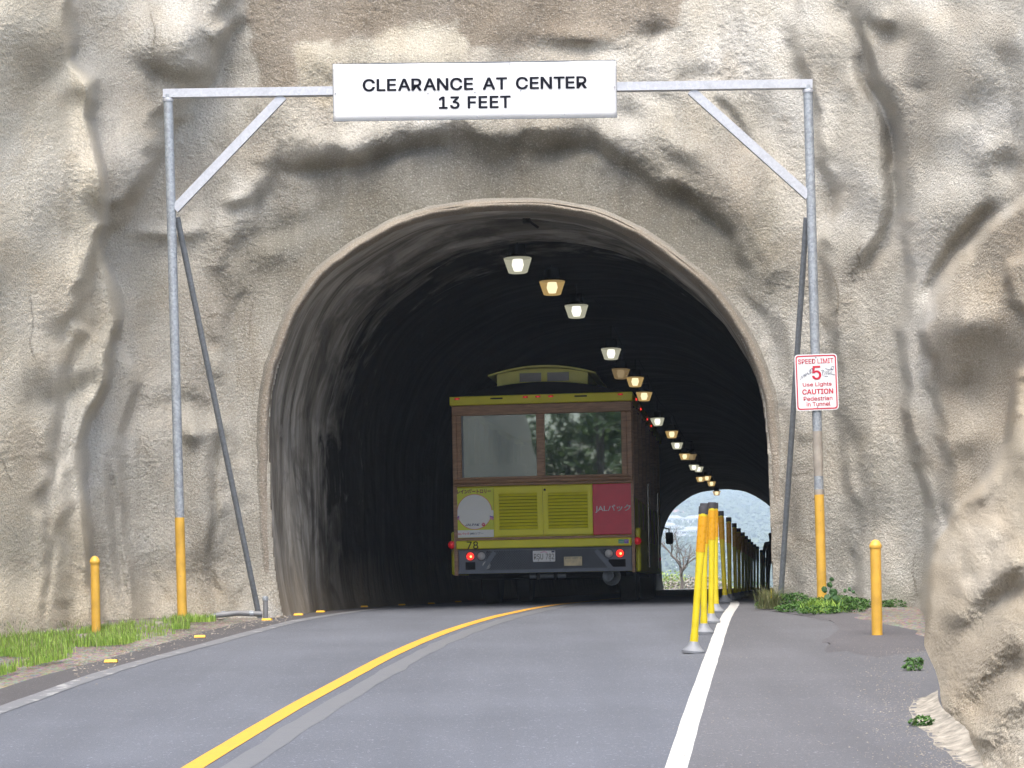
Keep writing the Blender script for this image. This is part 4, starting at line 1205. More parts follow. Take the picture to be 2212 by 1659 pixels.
for nm, x0, x1 in (('door', -.676, -.006), ('door', -.002, .676)):
    d = MB()
    lx0, lx1, lz0, lz1 = (x0 + .065, x1 - .075, 1.03, 1.525) if x0 < -.1 else (x0 + .07, x1 - .065, 1.03, 1.525)
    y0, y1 = .012, .055
    d.box(x0, x1, y0, y1, .945, lz0).box(x0, x1, y0, y1, lz1, 1.615).box(x0, lx0, y0, y1, lz0, lz1).box(lx1, x1, y0, y1, lz0, lz1)
    dd = part(d, 'louvre_door', 'yellow')
    MB().box(lx0, lx1, y1 - .003, y1 + .002, lz0, lz1).build('vent_back', 'busdark', dd)
    nl = 11
    for k in range(nl):
        zc = lz0 + (k + .5) * (lz1 - lz0) / nl; hh = (lz1 - lz0) / nl
        MB().add([(lx0, .012, zc - hh * .30), (lx1, .012, zc - hh * .30), (lx1, .048, zc + hh * .50), (lx0, .048, zc + hh * .50), (lx0, .016, zc - hh * .42), (lx1, .016, zc - hh * .42)],
                 [(0, 1, 2, 3), (4, 5, 1, 0)]).build('louvre_slat', 'yellow', dd)
    if x0 > -.1:
        MB().lathe([(.014, 0), (.016, -.01), (.010, -.018), (.001, -.02)], (.028, .012, 1.565), 14, 'y').build('lock', 'black', dd)
# window band
part(MB().box(-1.235, 1.235, -.012, .05, 1.635, 1.665, .008), 'sill', 'wood')
part(MB().lathe([(.028, -1.21), (.032, -1.2), (.032, 1.205), (.028, 1.215)], (0, -.005, 1.698), 14, 'x'), 'sill_moulding', 'wood', deg=40)
part(MB().box(-1.17, 1.18, .0, .05, 1.728, 1.758, .006), 'window_rail', 'wood')
part(MB().box(-1.24, 1.24, .0, .07, 2.61, 2.75, .01), 'head_rail', 'wood')
for x0, x1 in ((-1.24, -1.175), (1.165, 1.24)):
    part(MB().box(x0, x1, .0, .08, 1.665, 2.61, .008), 'pillar', 'wood')
for x0, x1 in ((-1.175, -1.115), (-.075, .038), (1.092, 1.165)):
    part(MB().box(x0, x1, .010, .07, 1.758, 2.61, .006), 'window_stile', 'wood')
for x0, x1 in ((-1.115, -.075), (.038, 1.092)):
    wn_ = part(MB().box(x0, x1, .042, .048, 1.758, 2.612), 'window_pane', 'glass')
part(MB().box(-1.112, -1.09, .030, .052, 1.76, 2.61), 'rubber_seal', 'greybase')
# roof, cornice, clerestory
cor = part(MB().box(-1.262, 1.258, -.04, .10, 2.752, 2.872, .008), 'cornice', 'yellow')
for x_ in (-1.155, -.21, -.037, .139, 1.093):
    l_ = MB().box(x_ - .036, x_ + .036, -.052, -.04, 2.828, 2.852, .005).build('marker_lamp', 'reddim', cor)
    MB().lathe([(.008, 0), (.001, -.004)], (x_, -.053, 2.84), 10, 'y').build('bulb', 'taillit', l_)
for x_ in (-.61, .55):
    MB().box(x_ - .085, x_ + .085, -.0415, -.03, 2.822, 2.842).build('vent_slot', 'busdark', cor)
def arc_poly(x, z_edge, z_mid, n=24):
    return [(-x + 2 * x * k / n, z_edge + (z_mid - z_edge) * (1 - (2 * k / n - 1) ** 2)) for k in range(n + 1)]
rf = arc_poly(1.22, 2.86, 3.05); part(MB().prism(rf + [(1.22, 2.85), (-1.22, 2.85)], .02, BL), 'roof', 'busdark')
for x0, x1 in ((-1.262, -1.22), (1.22, 1.258)): part(MB().box(x0, x1, .10, BL, 2.752, 2.872), 'side_cornice', 'yellow')
up = arc_poly(.63, 3.185, 3.255); lo = arc_poly(.63, 2.945, 3.02)
cl = part(MB().prism(up + lo[::-1], .25, .29), 'clerestory_end', 'clere')
for q_ in ([(-.63, 2.9), (-.60, 2.9), (-.60, 3.2), (-.63, 3.19)], [(.60, 2.9), (.63, 2.9), (.63, 3.19), (.60, 3.2)]): part(MB().prism(q_, .29, BL - 1), 'clerestory_side', 'clere')
for x0, x1 in ((-.315, -.015), (.07, .37)):
    MB().box(x0, x1, .244, .25, 3.075, 3.195).build('clerestory_window', 'greywin', cl)
ou = arc_poly(.745, 3.175, 3.292); inn = arc_poly(.745, 3.155, 3.268)
part(MB().prism(ou + inn[::-1], .16, BL - .8), 'clerestory_roof', 'clere')
# lamps and fittings on the bumper panel
for x_, mt in ((-1.023, 'taillit'), (-.869, 'clearlens'), (.888, 'clearlens'), (1.042, 'taillit')):
    t = 'tail_lamp' if mt == 'taillit' else 'reversing_lamp'
    o = auto_smooth(MB().lathe([(.060, .03), (.060, .015), (.054, .012), (.05, .0), (.03, -.012), (.001, -.016)], (x_, .018, .672), 24, 'y').build(t, mt, bus), 50)
    auto_smooth(MB().lathe([(.062, .03), (.066, .012), (.060, .008), (.058, .03)], (x_, .018, .672), 24, 'y').build('lamp_ring', 'blackcap', o), 50)
    if mt == 'taillit':
        MB().lathe([(.016, -.004), (.001, -.012)], (x_ + .012, .0, .668), 12, 'y').build('bulb', 'tailhot', o)
for x_ in (-1.275, 1.285):
    o = auto_smooth(MB().lathe([(.052, .04), (.054, .0), (.048, -.015), (.02, -.026), (.001, -.028)], (x_, .02, .835), 24, 'y').build('side_lamp', 'reddim', bus), 50)
    MB().lathe([(.008, -.026), (.001, -.031)], (x_, .02, .835), 10, 'y').build('bulb', 'taillit', o)
for x0, x1 in ((-1.09, -.955), (.885, 1.118)): part(MB().box(x0, x1, .024, .034, .488, .592), 'bumper_opening', 'busdark')
for x0, x1 in ((-.684, -.862), (.714, .926)): part(MB().bar((x0, .022, .725), (x1, .022, .465), .06, .02), 'diagonal_brace', 'busgrey')
for z0, z1 in ((.432, .478), (.738, .772)): part(MB().box(-1.19, 1.21, .012, .034, z0, z1), 'bumper_rail', 'busgrey')
# expanded-metal grille: thin crossed wires
gm = MB(); x0, x1, z0, z1 = -.80, .86, .478, .738; stp = .034
for k in range(-10, 60):
    for sgn in (1, -1):
        a = x0 + k * stp; zb = z0; b = a + sgn * (z1 - z0) * 1.6
        p0, p1 = [a, z0], [b, z1]
        def clipx(p, q):
            for e, lim in (('lo', x0), ('hi', x1)):
                if (p[0] < lim) == (q[0] < lim): continue
            return p, q
        dx = (p1[0] - p0[0])
        ts = sorted(((x0 - p0[0]) / dx, (x1 - p0[0]) / dx)); t0, t1 = max(0, ts[0]), min(1, ts[1])
        if t1 - t0 < .05: continue
        A_ = (p0[0] + dx * t0, .024, z0 + (z1 - z0) * t0); B_ = (p0[0] + dx * t1, .024, z0 + (z1 - z0) * t1)
        gm.bar(A_, B_, .006, .006)
part(gm, 'mesh_grille', 'busgrey')
MB().box(x0, x1, .0285, .0298, z0, z1).build('grille_back', 'busdark', bus)
auto_smooth(MB().lathe([(.055, .0), (.03, -.006), (.001, -.007)], (-.80, .026, .545), 18, 'y').build('drop_lamp', 'clearlens', bus))
pl = part(MB().box(-.155, .155, .004, .012, .575, .73, .006), 'number_plate', 'plate')
text('lettering', 'RSU 782', 'platetxt', pl, 0, .0025, .648, .078, .275, bold=.01)
MB().add([(x, .0032, z) for x, z in [(-.05 + .1 * k / 8, .705 + .014 * math.sin(math.pi * k / 8)) for k in range(9)] + [(.042 - .084 * k / 8, .70 + .010 * math.sin(math.pi * k / 8)) for k in range(9)]],
         [(k, k + 1, 16 - k, 17 - k) for k in range(8)]).build('rainbow_arc', 'pink', pl)
MB().box(.105, .145, .002, .0035, .703, .724).build('sticker', 'navy', pl)
for x_ in (-.08, .085): MB().lathe([(.006, 0), (.001, -.004)], (x_, .003, .592), 8, 'y').build('bolt', 'blackcap', pl)
gpl = part(MB().box(.273, .523, .004, .012, .512, .64, .004), 'second_plate', 'gold')
text('lettering', 'RGS LMN 1', 'platetxt', gpl, .398, .0025, .622, .022, .22, bold=.02)
gpl.children[0].name = 'lettering'
# underside: tow bar, exhaust, axle, wheels
part(MB().lathe([(.035, -.24), (.035, .26)], (.02, .2, .385), 14, 'x'), 'tow_bar', 'busgrey', deg=40)
for x_ in (-.1, .14): part(MB().box(x_ - .025, x_ + .025, .14, .26, .33, .44), 'tow_bracket', 'busdark')
part(MB().lathe([(.075, .0), (.075, .7), (.06, .7), (.06, .0)], (.87, .12, .37), 20, 'y'), 'exhaust_pipe', 'darksteel', deg=50)
part(MB().lathe([(.125, .25), (.128, .27), (.118, .27), (.116, .25)], (.90, .1, .36), 24, 'y'), 'exhaust_clamp', 'darksteel', deg=50)
part(MB().box(-1.1, 1.1, .4, BL - .5, .36, .45), 'chassis', 'busdark')
for x_, y_ in ((-1.02, 2.6), (1.02, 2.6), (-1.05, 7.6), (1.05, 7.6)):
    wl_ = auto_smooth(MB().lathe([(.24, -.12), (.40, -.13), (.44, -.10), (.44, .10), (.40, .13), (.24, .12)], (x_, y_, .44), 28, 'x').build('wheel', 'rubber', bus), 40)
    MB().lathe([(.06, -.10), (.24, -.11), (.24, .11), (.06, .10)], (x_, y_, .44), 20, 'x').build('rim', 'busgrey', wl_)
# sides: window posts, rails, grab poles, seats inside, mirror at the front
for sx in (-1, 1):
    for k in range(8):
        y_ = .12 + k * (BL - .4) / 7.5
        part(MB().box(sx * 1.215 - .035, sx * 1.215 + .035, y_, y_ + .08, .90, 2.76), 'side_post', 'wood')
    part(MB().box(sx * 1.21 - .03, sx * 1.21 + .03, .12, BL - .5, .9, 1.45), 'side_panel', 'yellow')
    for y_ in (3.0, 6.4):
        part(MB().tube([(sx * 1.30, y_, .50), (sx * 1.30, y_, 1.75)], .018, 10), 'grab_pole', 'chrome', deg=40)
part(MB().box(-1.2, 1.2, .12, BL - .4, .88, .92), 'floor', 'busdark')
part(MB().box(-1.2, 1.2, BL - .45, BL - .35, .9, 2.76), 'front_wall', 'busdark')
for k in range(5):
    for x_ in (-.72, .72):
        sb = part(MB().box(x_ - .42, x_ + .42, .75 + k * 1.45, .83 + k * 1.45, 1.25, 1.98, .03), 'seat_back', 'seat')
mr = part(MB().tube([(1.26, BL - .35, 1.25), (1.38, BL - .32, 1.22), (1.38, BL - .32, 1.08)], .014, 8), 'mirror_arm', 'busdark')
MB().box(1.32, 1.45, BL - .36, BL - .30, .95, 1.16, .02).build('mirror', 'busdark', mr)
for y_, z_ in ((.8, 2.84), (2.0, 2.80), (4.0, 2.80), (5.3, 2.79)):
    part(MB().box(1.258, 1.272, y_, y_ + .10, z_ - .012, z_ + .012), 'side_marker', 'taillit')
part(MB().lathe([(.03, 0), (.03, -.03), (.001, -.04)], (1.30, 6.6, .66), 12, 'y'), 'side_lamp', 'reddim')

# ------------------------------------------------------------------ raised reflectors, pipe and rubble on the left verge
def make_reflector():
    return MB().rings([[(-.06, -.05, 0), (.06, -.05, 0), (.06, .05, 0), (-.06, .05, 0)], [(-.055, -.028, .020), (.055, -.028, .020), (.055, .028, .020), (-.055, .028, .020)]]).build('road_reflector', 'reflector')
rf0 = None
rfx = [(240, 1433, 'nearest'), (432, 1379, 'second nearest'), (577, 1342, 'third nearest'), (645, 1331, 'fourth nearest'), (693, 1324.5, 'fifth nearest'), (787, 1313, 'sixth nearest'), (868, 1309, 'seventh nearest'), (932, 1306, 'eighth nearest'), (990, 1302, 'ninth nearest')]
for u, v, w_ in rfx:
    o = make_reflector() if rf0 is None else rf0.copy()
    if rf0 is None: rf0 = o
    else: COL.objects.link(o)
    o.location = G(u, v) + Vector((0, 0, .010)); o.rotation_euler = (0, 0, random.uniform(-.15, .1))
    o.scale = (.82, .9, 1)
    tag(o, f'{w_} small yellow raised reflector beside the faded edge line', 'reflector', 'yellow reflectors along the left road edge')

pp = G(571, 1326); pp = Vector((pp.x * 22.6 / pp.y, 22.6, 0)); pp.z = float(zg(22.6)) + .03
pipe = empty('drain_pipe', pp)
tag(pipe, 'grey plastic pipe lying at the foot of the rock with a capped upright stub', 'pipe')
auto_smooth(MB().tube([(-.02, 0, .03), (-.28, -.02, .045), (-.5, -.06, .025), (-.62, -.1, -.03)], .028, 12).build('lying_pipe', 'pvc', pipe), 50)
auto_smooth(MB().lathe([(.026, -.06), (.026, .19)], (.01, .03, 0), 14).build('upright_stub', 'pvc', pipe), 50)
auto_smooth(MB().lathe([(.031, .17), (.032, .20), (.026, .212), (.002, .214)], (.01, .03, 0), 14).build('stub_cap', 'galv', pipe), 50)
for x_ in (-.13, -.42): auto_smooth(MB().tube([(x_ - .02, -.02, .037), (x_ + .02, -.017, .04)], .030, 12).build('coupling', 'galv', pipe))

st = [(330, 1353, .07, 'largest pale rubble stone by the left gantry foot'), (347, 1350, .05, 'dark rounded rubble stone by the left gantry foot'), (312, 1357, .045, 'flat pale rubble stone left of the gantry foot'),
      (362, 1347, .04, 'small rubble stone nearest the left gantry foot'), (604, 1322, .05, 'dark stone at the left foot of the tunnel mouth'), (475, 1334, .03, 'small pale stone below the lying pipe'), (712, 1316, .022, 'white stone fragment just inside the tunnel on the left')]
for i, (u, v, r_, lab) in enumerate(st):
    vs, fs = icorock(r_, 40 + i, (1.5, 1, .6))
    o = mesh_obj('stone', vs, fs, 'stone'); g_ = G(u, v)
    if g_.y > 23.3 and i != 6: g_ = Vector((g_.x * 22.9 / g_.y, 22.9, float(zg(22.9))))
    o.location = g_ + Vector((0, 0, r_ * .25)); o.rotation_euler = (0, 0, i * 1.3)
    tag(o, lab, 'stone', 'stones on the left verge')

def scatter_stones(name, spots, rmin, rmax, mat, label):
    V_ = []; F_ = []
    base, bf = [(1, 0, 0), (0, 1, 0), (-1, 0, 0), (0, -1, 0), (0, 0, .8), (0, 0, -.6)], [(0, 1, 4), (1, 2, 4), (2, 3, 4), (3, 0, 4)]
    for x, y, z in spots:
        r_ = random.uniform(rmin, rmax) * random.choice((.6, .8, 1, 1.3)); a = random.uniform(0, 6.28); c, s_ = math.cos(a), math.sin(a); k = random.uniform(.5, 1.1)
        b = len(V_)
        for p in base:
            jx = random.uniform(.7, 1.2)
            V_.append((x + r_ * (p[0] * c - p[1] * s_ * k) * jx, y + r_ * (p[0] * s_ + p[1] * c * k) * jx, z + r_ * .7 * p[2] * jx))
        F_ += [tuple(i + b for i in f) for f in bf]
    return struct(mesh_obj(name, V_, F_, mat), 'stuff', label)
sp = []
while len(sp) < 1500:   # verge gravel left
    t = random.random(); u = 160 + t * 470; vm = np.interp(u, [160, 330, 480, 630], [1440, 1385, 1352, 1330])
    v = vm + random.gauss(0, 1) * np.interp(u, [160, 630], [20, 6])
    if v < np.interp(u, [160, 330, 480, 630], [1380, 1342, 1328, 1318]): continue
    g_ = G(u, v); sp.append((g_.x, g_.y, g_.z + .008))
scatter_stones('gravel', sp, .004, .013, 'stone', 'pale grit along the left road edge')
sp = []
while len(sp) < 1700:   # gravel against the near bank
    v = random.uniform(1400, 1665); u = np.interp(v, [1400, 1430, 1510, 1560, 1660], [1990, 2000, 1960, 1985, 2080]) - abs(random.gauss(0, 1)) * 85 + 20
    g_ = G(u, v); sp.append((g_.x, g_.y, g_.z + .010))
for _ in range(420):    # stray grit on footpath and road
    g_ = G(random.uniform(1440, 1980), 1300 + 360 * random.random() ** .7); sp.append((g_.x, g_.y, g_.z + .010))
for _ in range(160):
    g_ = G(random.uniform(1490, 1640), 1330 + 100 * random.random()); sp.append((g_.x, g_.y, g_.z + .010))
scatter_stones('gravel', sp, .0025, .006, 'stone', 'loose gravel swept against the near rock bank')
# crumbling mortar apron at the toe of the bank
mv = []; mf_ = []
ml = [(1965, 1512), (1960, 1545), (1985, 1570), (2003, 1588), (2030, 1615), (2062, 1640), (2100, 1672)]
mb_ = resample(ml, 180)
for i, (u, v) in enumerate(mb_):
    g_ = G(u, v); wd = .035 + .05 * abs(float(perlin(np.array(i * .045), np.array(.5), 8))) + .02 * min(1, i / 90)
    for k in range(9):
        t = k / 8
        nz = float(fbm(np.array(i * .22), np.array(k * .55), 18, 3))
        mv.append((g_.x + .06 - wd + (wd + .12) * t, g_.y + .05 * t, g_.z + .006 + .05 * t * t + (.008 * nz if k else 0)))
for i in range(179):
    for k in range(8):
        a = i * 9 + k; mf_.append((a, a + 1, a + 10, a + 9))
struct(mesh_obj('mortar_apron', mv, mf_, 'mortar', smooth=True), label='crumbling pale mortar edge at the toe of the bank')

# ------------------------------------------------------------------ grass and weeds
def blades(name, spots, hmin, hmax, mat, label, width=.006, kind='stuff', parent=None, bend=.5):
    V_ = []; F_ = []
    for x, y, z in spots:
        h = random.uniform(hmin, hmax); a = random.uniform(0, 6.28); bx, by = math.cos(a) * h * bend * random.random(), math.sin(a) * h * bend * random.random()
        wx, wy = -math.sin(a) * width, math.cos(a) * width
        b = len(V_)
        V_ += [(x - wx, y - wy, z), (x + wx, y + wy, z), (x + bx * .35 - wx * .8, y + by * .35 - wy * .8, z + h * .55), (x + bx * .35 + wx * .8, y + by * .35 + wy * .8, z + h * .55), (x + bx, y + by, z + h * (1 - .25 * random.random()))]
        F_ += [(b, b + 1, b + 3, b + 2), (b + 2, b + 3, b + 4)]
    o = mesh_obj(name, V_, F_, mat, parent)
    return struct(o, kind, label) if kind else o
sp = []
def clumpy(x, y, s=2.2, seed=3): return float(perlin(np.array(x * s), np.array(y * s), seed))
tries = 0
while len(sp) < 11500 and tries < 80000:
    tries += 1
    u = random.uniform(-60, 410)
    lo_, hi_ = np.interp(u, [-60, 0, 120, 250, 330, 410], [1392, 1388, 1378, 1362, 1350, 1340]), np.interp(u, [-60, 0, 60, 130, 250, 330, 410], [1490, 1468, 1448, 1432, 1402, 1384, 1368])
    if 290 < u < 372 and random.random() < .75: continue
    v = random.uniform(lo_, hi_); g_ = G(u, v)
    if clumpy(g_.x, g_.y) < -.12 + .25 * (v - lo_) / (hi_ - lo_) * random.random(): continue
    sp.append((g_.x, g_.y, g_.z + .02))
blades('grass', sp, .03, .10, 'grass', 'short bright green grass on the left verge', .0028)
blades('grass', [q_ for q_ in sp if random.random() < .14], .05, .15, 'drygrass', 'dry straw coloured blades among the left verge grass', .002)
sp = []
for _ in range(420):
    u = random.uniform(388, 460); g_ = G(u, random.uniform(1330, 1350)); sp.append((g_.x * 21.85 / g_.y, 21.85 + random.uniform(-.3, .3), float(zg(21.85)) + .02))
blades('grass', sp, .04, .11, 'grass', 'grass tuft at the foot of the left gantry post', .0045)
for cu_0, lab in ((40, 'tall wispy weed at the left edge of the grass verge'), (150, 'tall wispy weed left of the bollard in the grass')):
    g_ = G(cu_0, 1402); o = empty('wispy_weed', g_)
    V_ = MB()
    for k in range(9):
        a = random.uniform(0, 6.28); h = random.uniform(.14, .26); V_.tube([(0, 0, 0), (.03 * math.cos(a), .03 * math.sin(a), h * .6), (.10 * math.cos(a), .10 * math.sin(a), h)], [.003, .002, .001], 5)
    V_.build('stalks', 'grass', o)
    blades('seed_heads', [(random.gauss(0, .06), random.gauss(0, .06), random.uniform(.10, .22)) for _ in range(60)], .02, .04, 'drygrass', '', .002, None, o)['kind'] = 'stuff'
    tag(o, lab, 'weed', 'weeds on the left verge')

def leafy(name, centres, n, size, mat, parent=None, kind=None, label=None, flat=.6, shape='round'):
    """n leaf-shaped faces scattered through lumps (x, y, z, rx, ry, rz)"""
    V_ = []; F_ = []
    tot = sum(c[3] * c[4] * c[5] for c in centres) if len(centres) > 1 else 1
    for _ in range(n):
        c = random.choices(centres, [q[3] * q[4] * q[5] for q in centres])[0] if len(centres) > 1 else centres[0]
        th, ph = random.uniform(0, 6.28), math.acos(random.uniform(-1, 1)); r_ = random.uniform(.45, 1.0) ** .5
        x, y, z = c[0] + c[3] * r_ * math.sin(ph) * math.cos(th), c[1] + c[4] * r_ * math.sin(ph) * math.sin(th), c[2] + c[5] * r_ * math.cos(ph)
        s_ = size * random.uniform(.6, 1.3); a = random.uniform(0, 6.28); tl = random.uniform(-flat, flat)
        d1 = Vector((math.cos(a), math.sin(a), tl)).normalized() * s_
        d2 = Vector((-math.sin(a), math.cos(a), random.uniform(-flat, flat))).normalized() * s_ * .36
        p = Vector((x, y, z)); b = len(V_)
        V_ += [p - d1 * .5, p + d2 - d1 * .05, p + d1 * .5, p - d2 - d1 * .05]
        F_.append((b, b + 1, b + 2, b + 3))
    o = mesh_obj(name, V_, F_, mat, parent)
    if kind: struct(o, kind, label)
    return o
# weed bed round the right gantry foot
cs_ = []
def wspot(u, v, d): 
    a, _ = ray(u, v); return Vector((a * d, d, float(zg(d)) + .015))
for u, d, rx, rz in ((1655, 23.0, .12, .06), (1690, 22.9, .16, .10), (1720, 22.7, .16, .11), (1750, 22.3, .16, .08), (1780, 21.9, .20, .09), (1815, 22.0, .18, .10), (1845, 22.2, .16, .08), (1865, 22.3, .12, .06), (1905, 22.3, .13, .05), (1932, 22.2, .12, .06), (1770, 21.4, .22, .05), (1715, 21.9, .2, .05), (1830, 21.6, .2, .05)):
    p = wspot(u, 1310, d); cs_.append((p.x, p.y, p.z + rz * .5, rx, .30, rz))
leafy('weed_bed', cs_, 9000, .028, 'weed', kind='stuff', label='low green weeds around the right gantry foot', flat=.9)
sp = []
for _ in range(420):
    p = wspot(random.gauss(1775, 22), 1315, random.gauss(21.7, .15)); sp.append(tuple(p))
blades('grass', sp, .06, .16, 'grass', 'bright grass tuft in front of the right gantry foot', .005, bend=1.2)
p = wspot(1662, 1300, 22.6); tf = empty('grass_tuft', p)
tag(tf, 'arching long bladed grass tuft beside the right tunnel edge', 'grass')
blades('leaf_blades', [(random.gauss(0, .05), random.gauss(0, .05), 0) for _ in range(380)], .10, .30, 'drygrass', '', .003, None, tf, 1.3)
MB().add([(.01, -.05, .08), (.028, -.05, .08), (.012, -.05, .22)], [(0, 1, 2)]).build('yellow_blade', 'ytube', tf)
p = wspot(1788, 1312, 21.75); bw = empty('broadleaf_weed', p)
tag(bw, 'broad leaved dark green weed climbing against the right gantry post', 'weed')
sm = MB()
sm.tube([(-.02, 0, 0), (.0, -.02, .12), (.03, -.02, .24), (.035, -.03, .33)], .004, 6).tube([(.0, 0, .05), (.12, 0, .17), (.22, 0, .20), (.30, 0, .15)], .003, 6).build('stem', 'weed', bw)
for x_, z_, s_, a in ((-.03, .20, .05, .3), (.05, .16, .065, -.5), (.03, .25, .045, .9), (.06, .20, .05, 2), (-.01, .11, .06, -.2), (.08, .10, .06, .4), (.05, .31, .035, 1.2), (.17, .19, .03, 0), (.22, .205, .03, .5), (.26, .18, .03, 1), (.0, .06, .06, 1.7), (.12, .07, .055, .3)):
    n = 10; pts = []
    for k in range(n):
        t = 2 * math.pi * k / n; rr_ = s_ * (.62 + .25 * math.cos(t) + .12 * math.cos(2 * t))
        x2, z2 = rr_ * math.sin(t), rr_ * math.cos(t); pts.append((x_ + x2 * math.cos(a) - z2 * math.sin(a), -.03 + random.uniform(-.012, .012), z_ + x2 * math.sin(a) + z2 * math.cos(a)))
    mesh_obj('leaf', [(x_, -.045, z_)] + pts, [(0, 1 + k, 1 + (k + 1) % n) for k in range(n)], 'bigleaf', bw)
for u, v, lab in ((1985, 1450, 'little green weed by the footpath where the near bank juts out'), (1990, 1500 - 62, 'tiny green sprig at the bend of the near bank toe'), (2005, 1570, 'lowest little green weed at the mortar edge of the bank')):
    g_ = G(u - 14, v); o = leafy('small_weed', [(0, 0, .02, .07, .07, .03)], 160, .024, 'weed', flat=1)
    o.location = g_ + Vector((0, 0, .01)); tag(o, lab, 'weed', 'small weeds at the toe of the near bank')
# ------------------------------------------------------------------ the country beyond the tunnel
TY = [100, 112, 125, 160, 400, 1000, 1200, 1600, 2100, 2900, 4000, 6000]
TZ = [-.03, -.06, -1.8, -7, -30, -14, 2, 21, 59, 118, 260, 640]
def terr(x, y):
    x = np.asarray(x, float); y = np.asarray(y, float)
    z = np.interp(y, TY, TZ)
    k = np.clip((y - 500) / 1500, 0, 1)
    return z + k * (14 * fbm(x / 260, y / 420, 401, 3) + 5 * fbm(x / 60, y / 90, 407, 2)) + np.clip((y - 112) / 60, 0, 1) * .8 * fbm(x / 9, y / 9, 411, 2)
hx = np.concatenate([np.linspace(-1500, -60, 30), np.linspace(-40, 700, 150), np.linspace(720, 2400, 34)])
hy = np.concatenate([np.linspace(104.5, 300, 60), np.geomspace(310, 6000, 150)])
HX, HY = np.meshgrid(hx, hy); HZ = terr(HX, HY)
ii = np.arange(HX.size).reshape(HX.shape)
hq = np.stack([ii[:-1, :-1], ii[:-1, 1:], ii[1:, 1:], ii[1:, :-1]], -1).reshape(-1, 4)
struct(np_obj('far_hillside', np.stack([HX.ravel(), HY.ravel(), HZ.ravel()], 1), hq, 'hill'), label='hazy wooded hillside beyond the tunnel')
_td = np.geomspace(600, 5900, 300)
def T(u, v):
    a, b = ray(u, v)
    h = CZ + b * _td - terr(a * _td, _td)
    i = int(np.argmax(h < 0)) or len(_td) - 1
    return Vector((a * _td[i], _td[i], float(terr(a * _td[i], _td[i]))))

def make_house(wall, roof, w_, d_, h_, rtype):
    o = empty('hillside_house')
    MB().box(-w_ / 2, w_ / 2, -d_ / 2, d_ / 2, -3, h_).build('wall', wall, o)
    if rtype == 'flat':
        MB().box(-w_ / 2 - .6, w_ / 2 + .6, -d_ / 2 - .8, d_ / 2 + .6, h_, h_ + .5).build('roof', roof, o)
    else:
        e = .7; MB().rings([[(-w_ / 2 - e, -d_ / 2 - e, h_), (w_ / 2 + e, -d_ / 2 - e, h_), (w_ / 2 + e, d_ / 2 + e, h_), (-w_ / 2 - e, d_ / 2 + e, h_)],
                            [(-w_ / 4, -.2, h_ + 2.4), (w_ / 4, -.2, h_ + 2.4), (w_ / 4, .2, h_ + 2.4), (-w_ / 4, .2, h_ + 2.4)]]).build('roof', roof, o)
    n = max(2, int(w_ / 4))
    for k in range(n):
        x = -w_ / 2 + (k + .5) * w_ / n
        wd = MB().box(x - w_ / n * .30, x + w_ / n * .30, -d_ / 2 - .12, -d_ / 2 + .05, h_ * .38, h_ * .80).build('window', 'pane', o)
    return o
hp = [make_house('housewhite', 'roofwhite', 15, 9, 4.2, 'flat'), make_house('housewhite', 'roofgrey', 12, 9, 5.2, 'hip'), make_house('housecream', 'roofred', 11, 9, 3.6, 'hip'), make_house('housewhite', 'roofwhite', 20, 9, 5.6, 'flat'), make_house('housewhite', 'roofgrey', 9, 8, 3.6, 'flat')]
hn = ['white flat roofed house', 'white house with a grey hipped roof', 'cream house with a rust red roof', 'long white two storey house', 'small white flat roofed house']
def c4(x, y): return 1382.5 + x * .24, 1039.6 + y * .24
hs = [(325, 352, 2, 'high at the left of the exit view'), (430, 500, 3, 'in the middle cluster of the far hillside'), (395, 530, 0, 'at the front of the middle cluster'), (345, 505, 4, 'at the left of the middle cluster'), (470, 520, 1, 'at the right of the middle cluster'),
      (385, 470, 0, 'at the top of the middle cluster'), (690, 405, 1, 'high on the slope right of the posts'), (485, 430, 1, 'above the middle cluster'), (700, 585, 0, 'halfway down right of the posts'), (715, 610, 2, 'with a red roof right of the posts'),
      (705, 690, 4, 'low on the slope right of the posts'), (258, 545, 3, 'at the left edge below the roofs'), (245, 580, 4, 'lowest at the left edge'), (330, 790, 0, 'low down by the bare tree'), (440, 555, 0, 'below the middle cluster'), (380, 555, 4, 'below and left of the middle cluster'),
      (900, 133, 3, 'alone near the top of the hill'), (520, 470, 4, 'just right of the middle cluster roofs'), (300, 420, 1, 'between the upper and middle roofs at left'), (445, 405, 4, 'highest above the middle cluster'), (700, 480, 4, 'between the posts on the right slope'),
      (560, 520, 0, 'hidden partly by the nearest posts'), (250, 480, 1, 'at the left rim of the exit arch'), (620, 640, 1, 'behind the nearest posts low on the slope'), (870, 480, 4, 'far right between the last posts')]
first = set()
for i, (x, y, k, where) in enumerate(hs):
    o = hp[k] if k not in first else copy_tree(hp[k]); first.add(k)
    t = T(*c4(x, y)); o.location = t + Vector((0, 0, .6)); s_ = t.y / 1500.0; o.scale = (s_, s_, s_)
    o.rotation_euler = (0, 0, random.uniform(-.5, .5) - .1)
    tag(o, f'{hn[k]} {where}', 'house', 'houses on the far hillside')
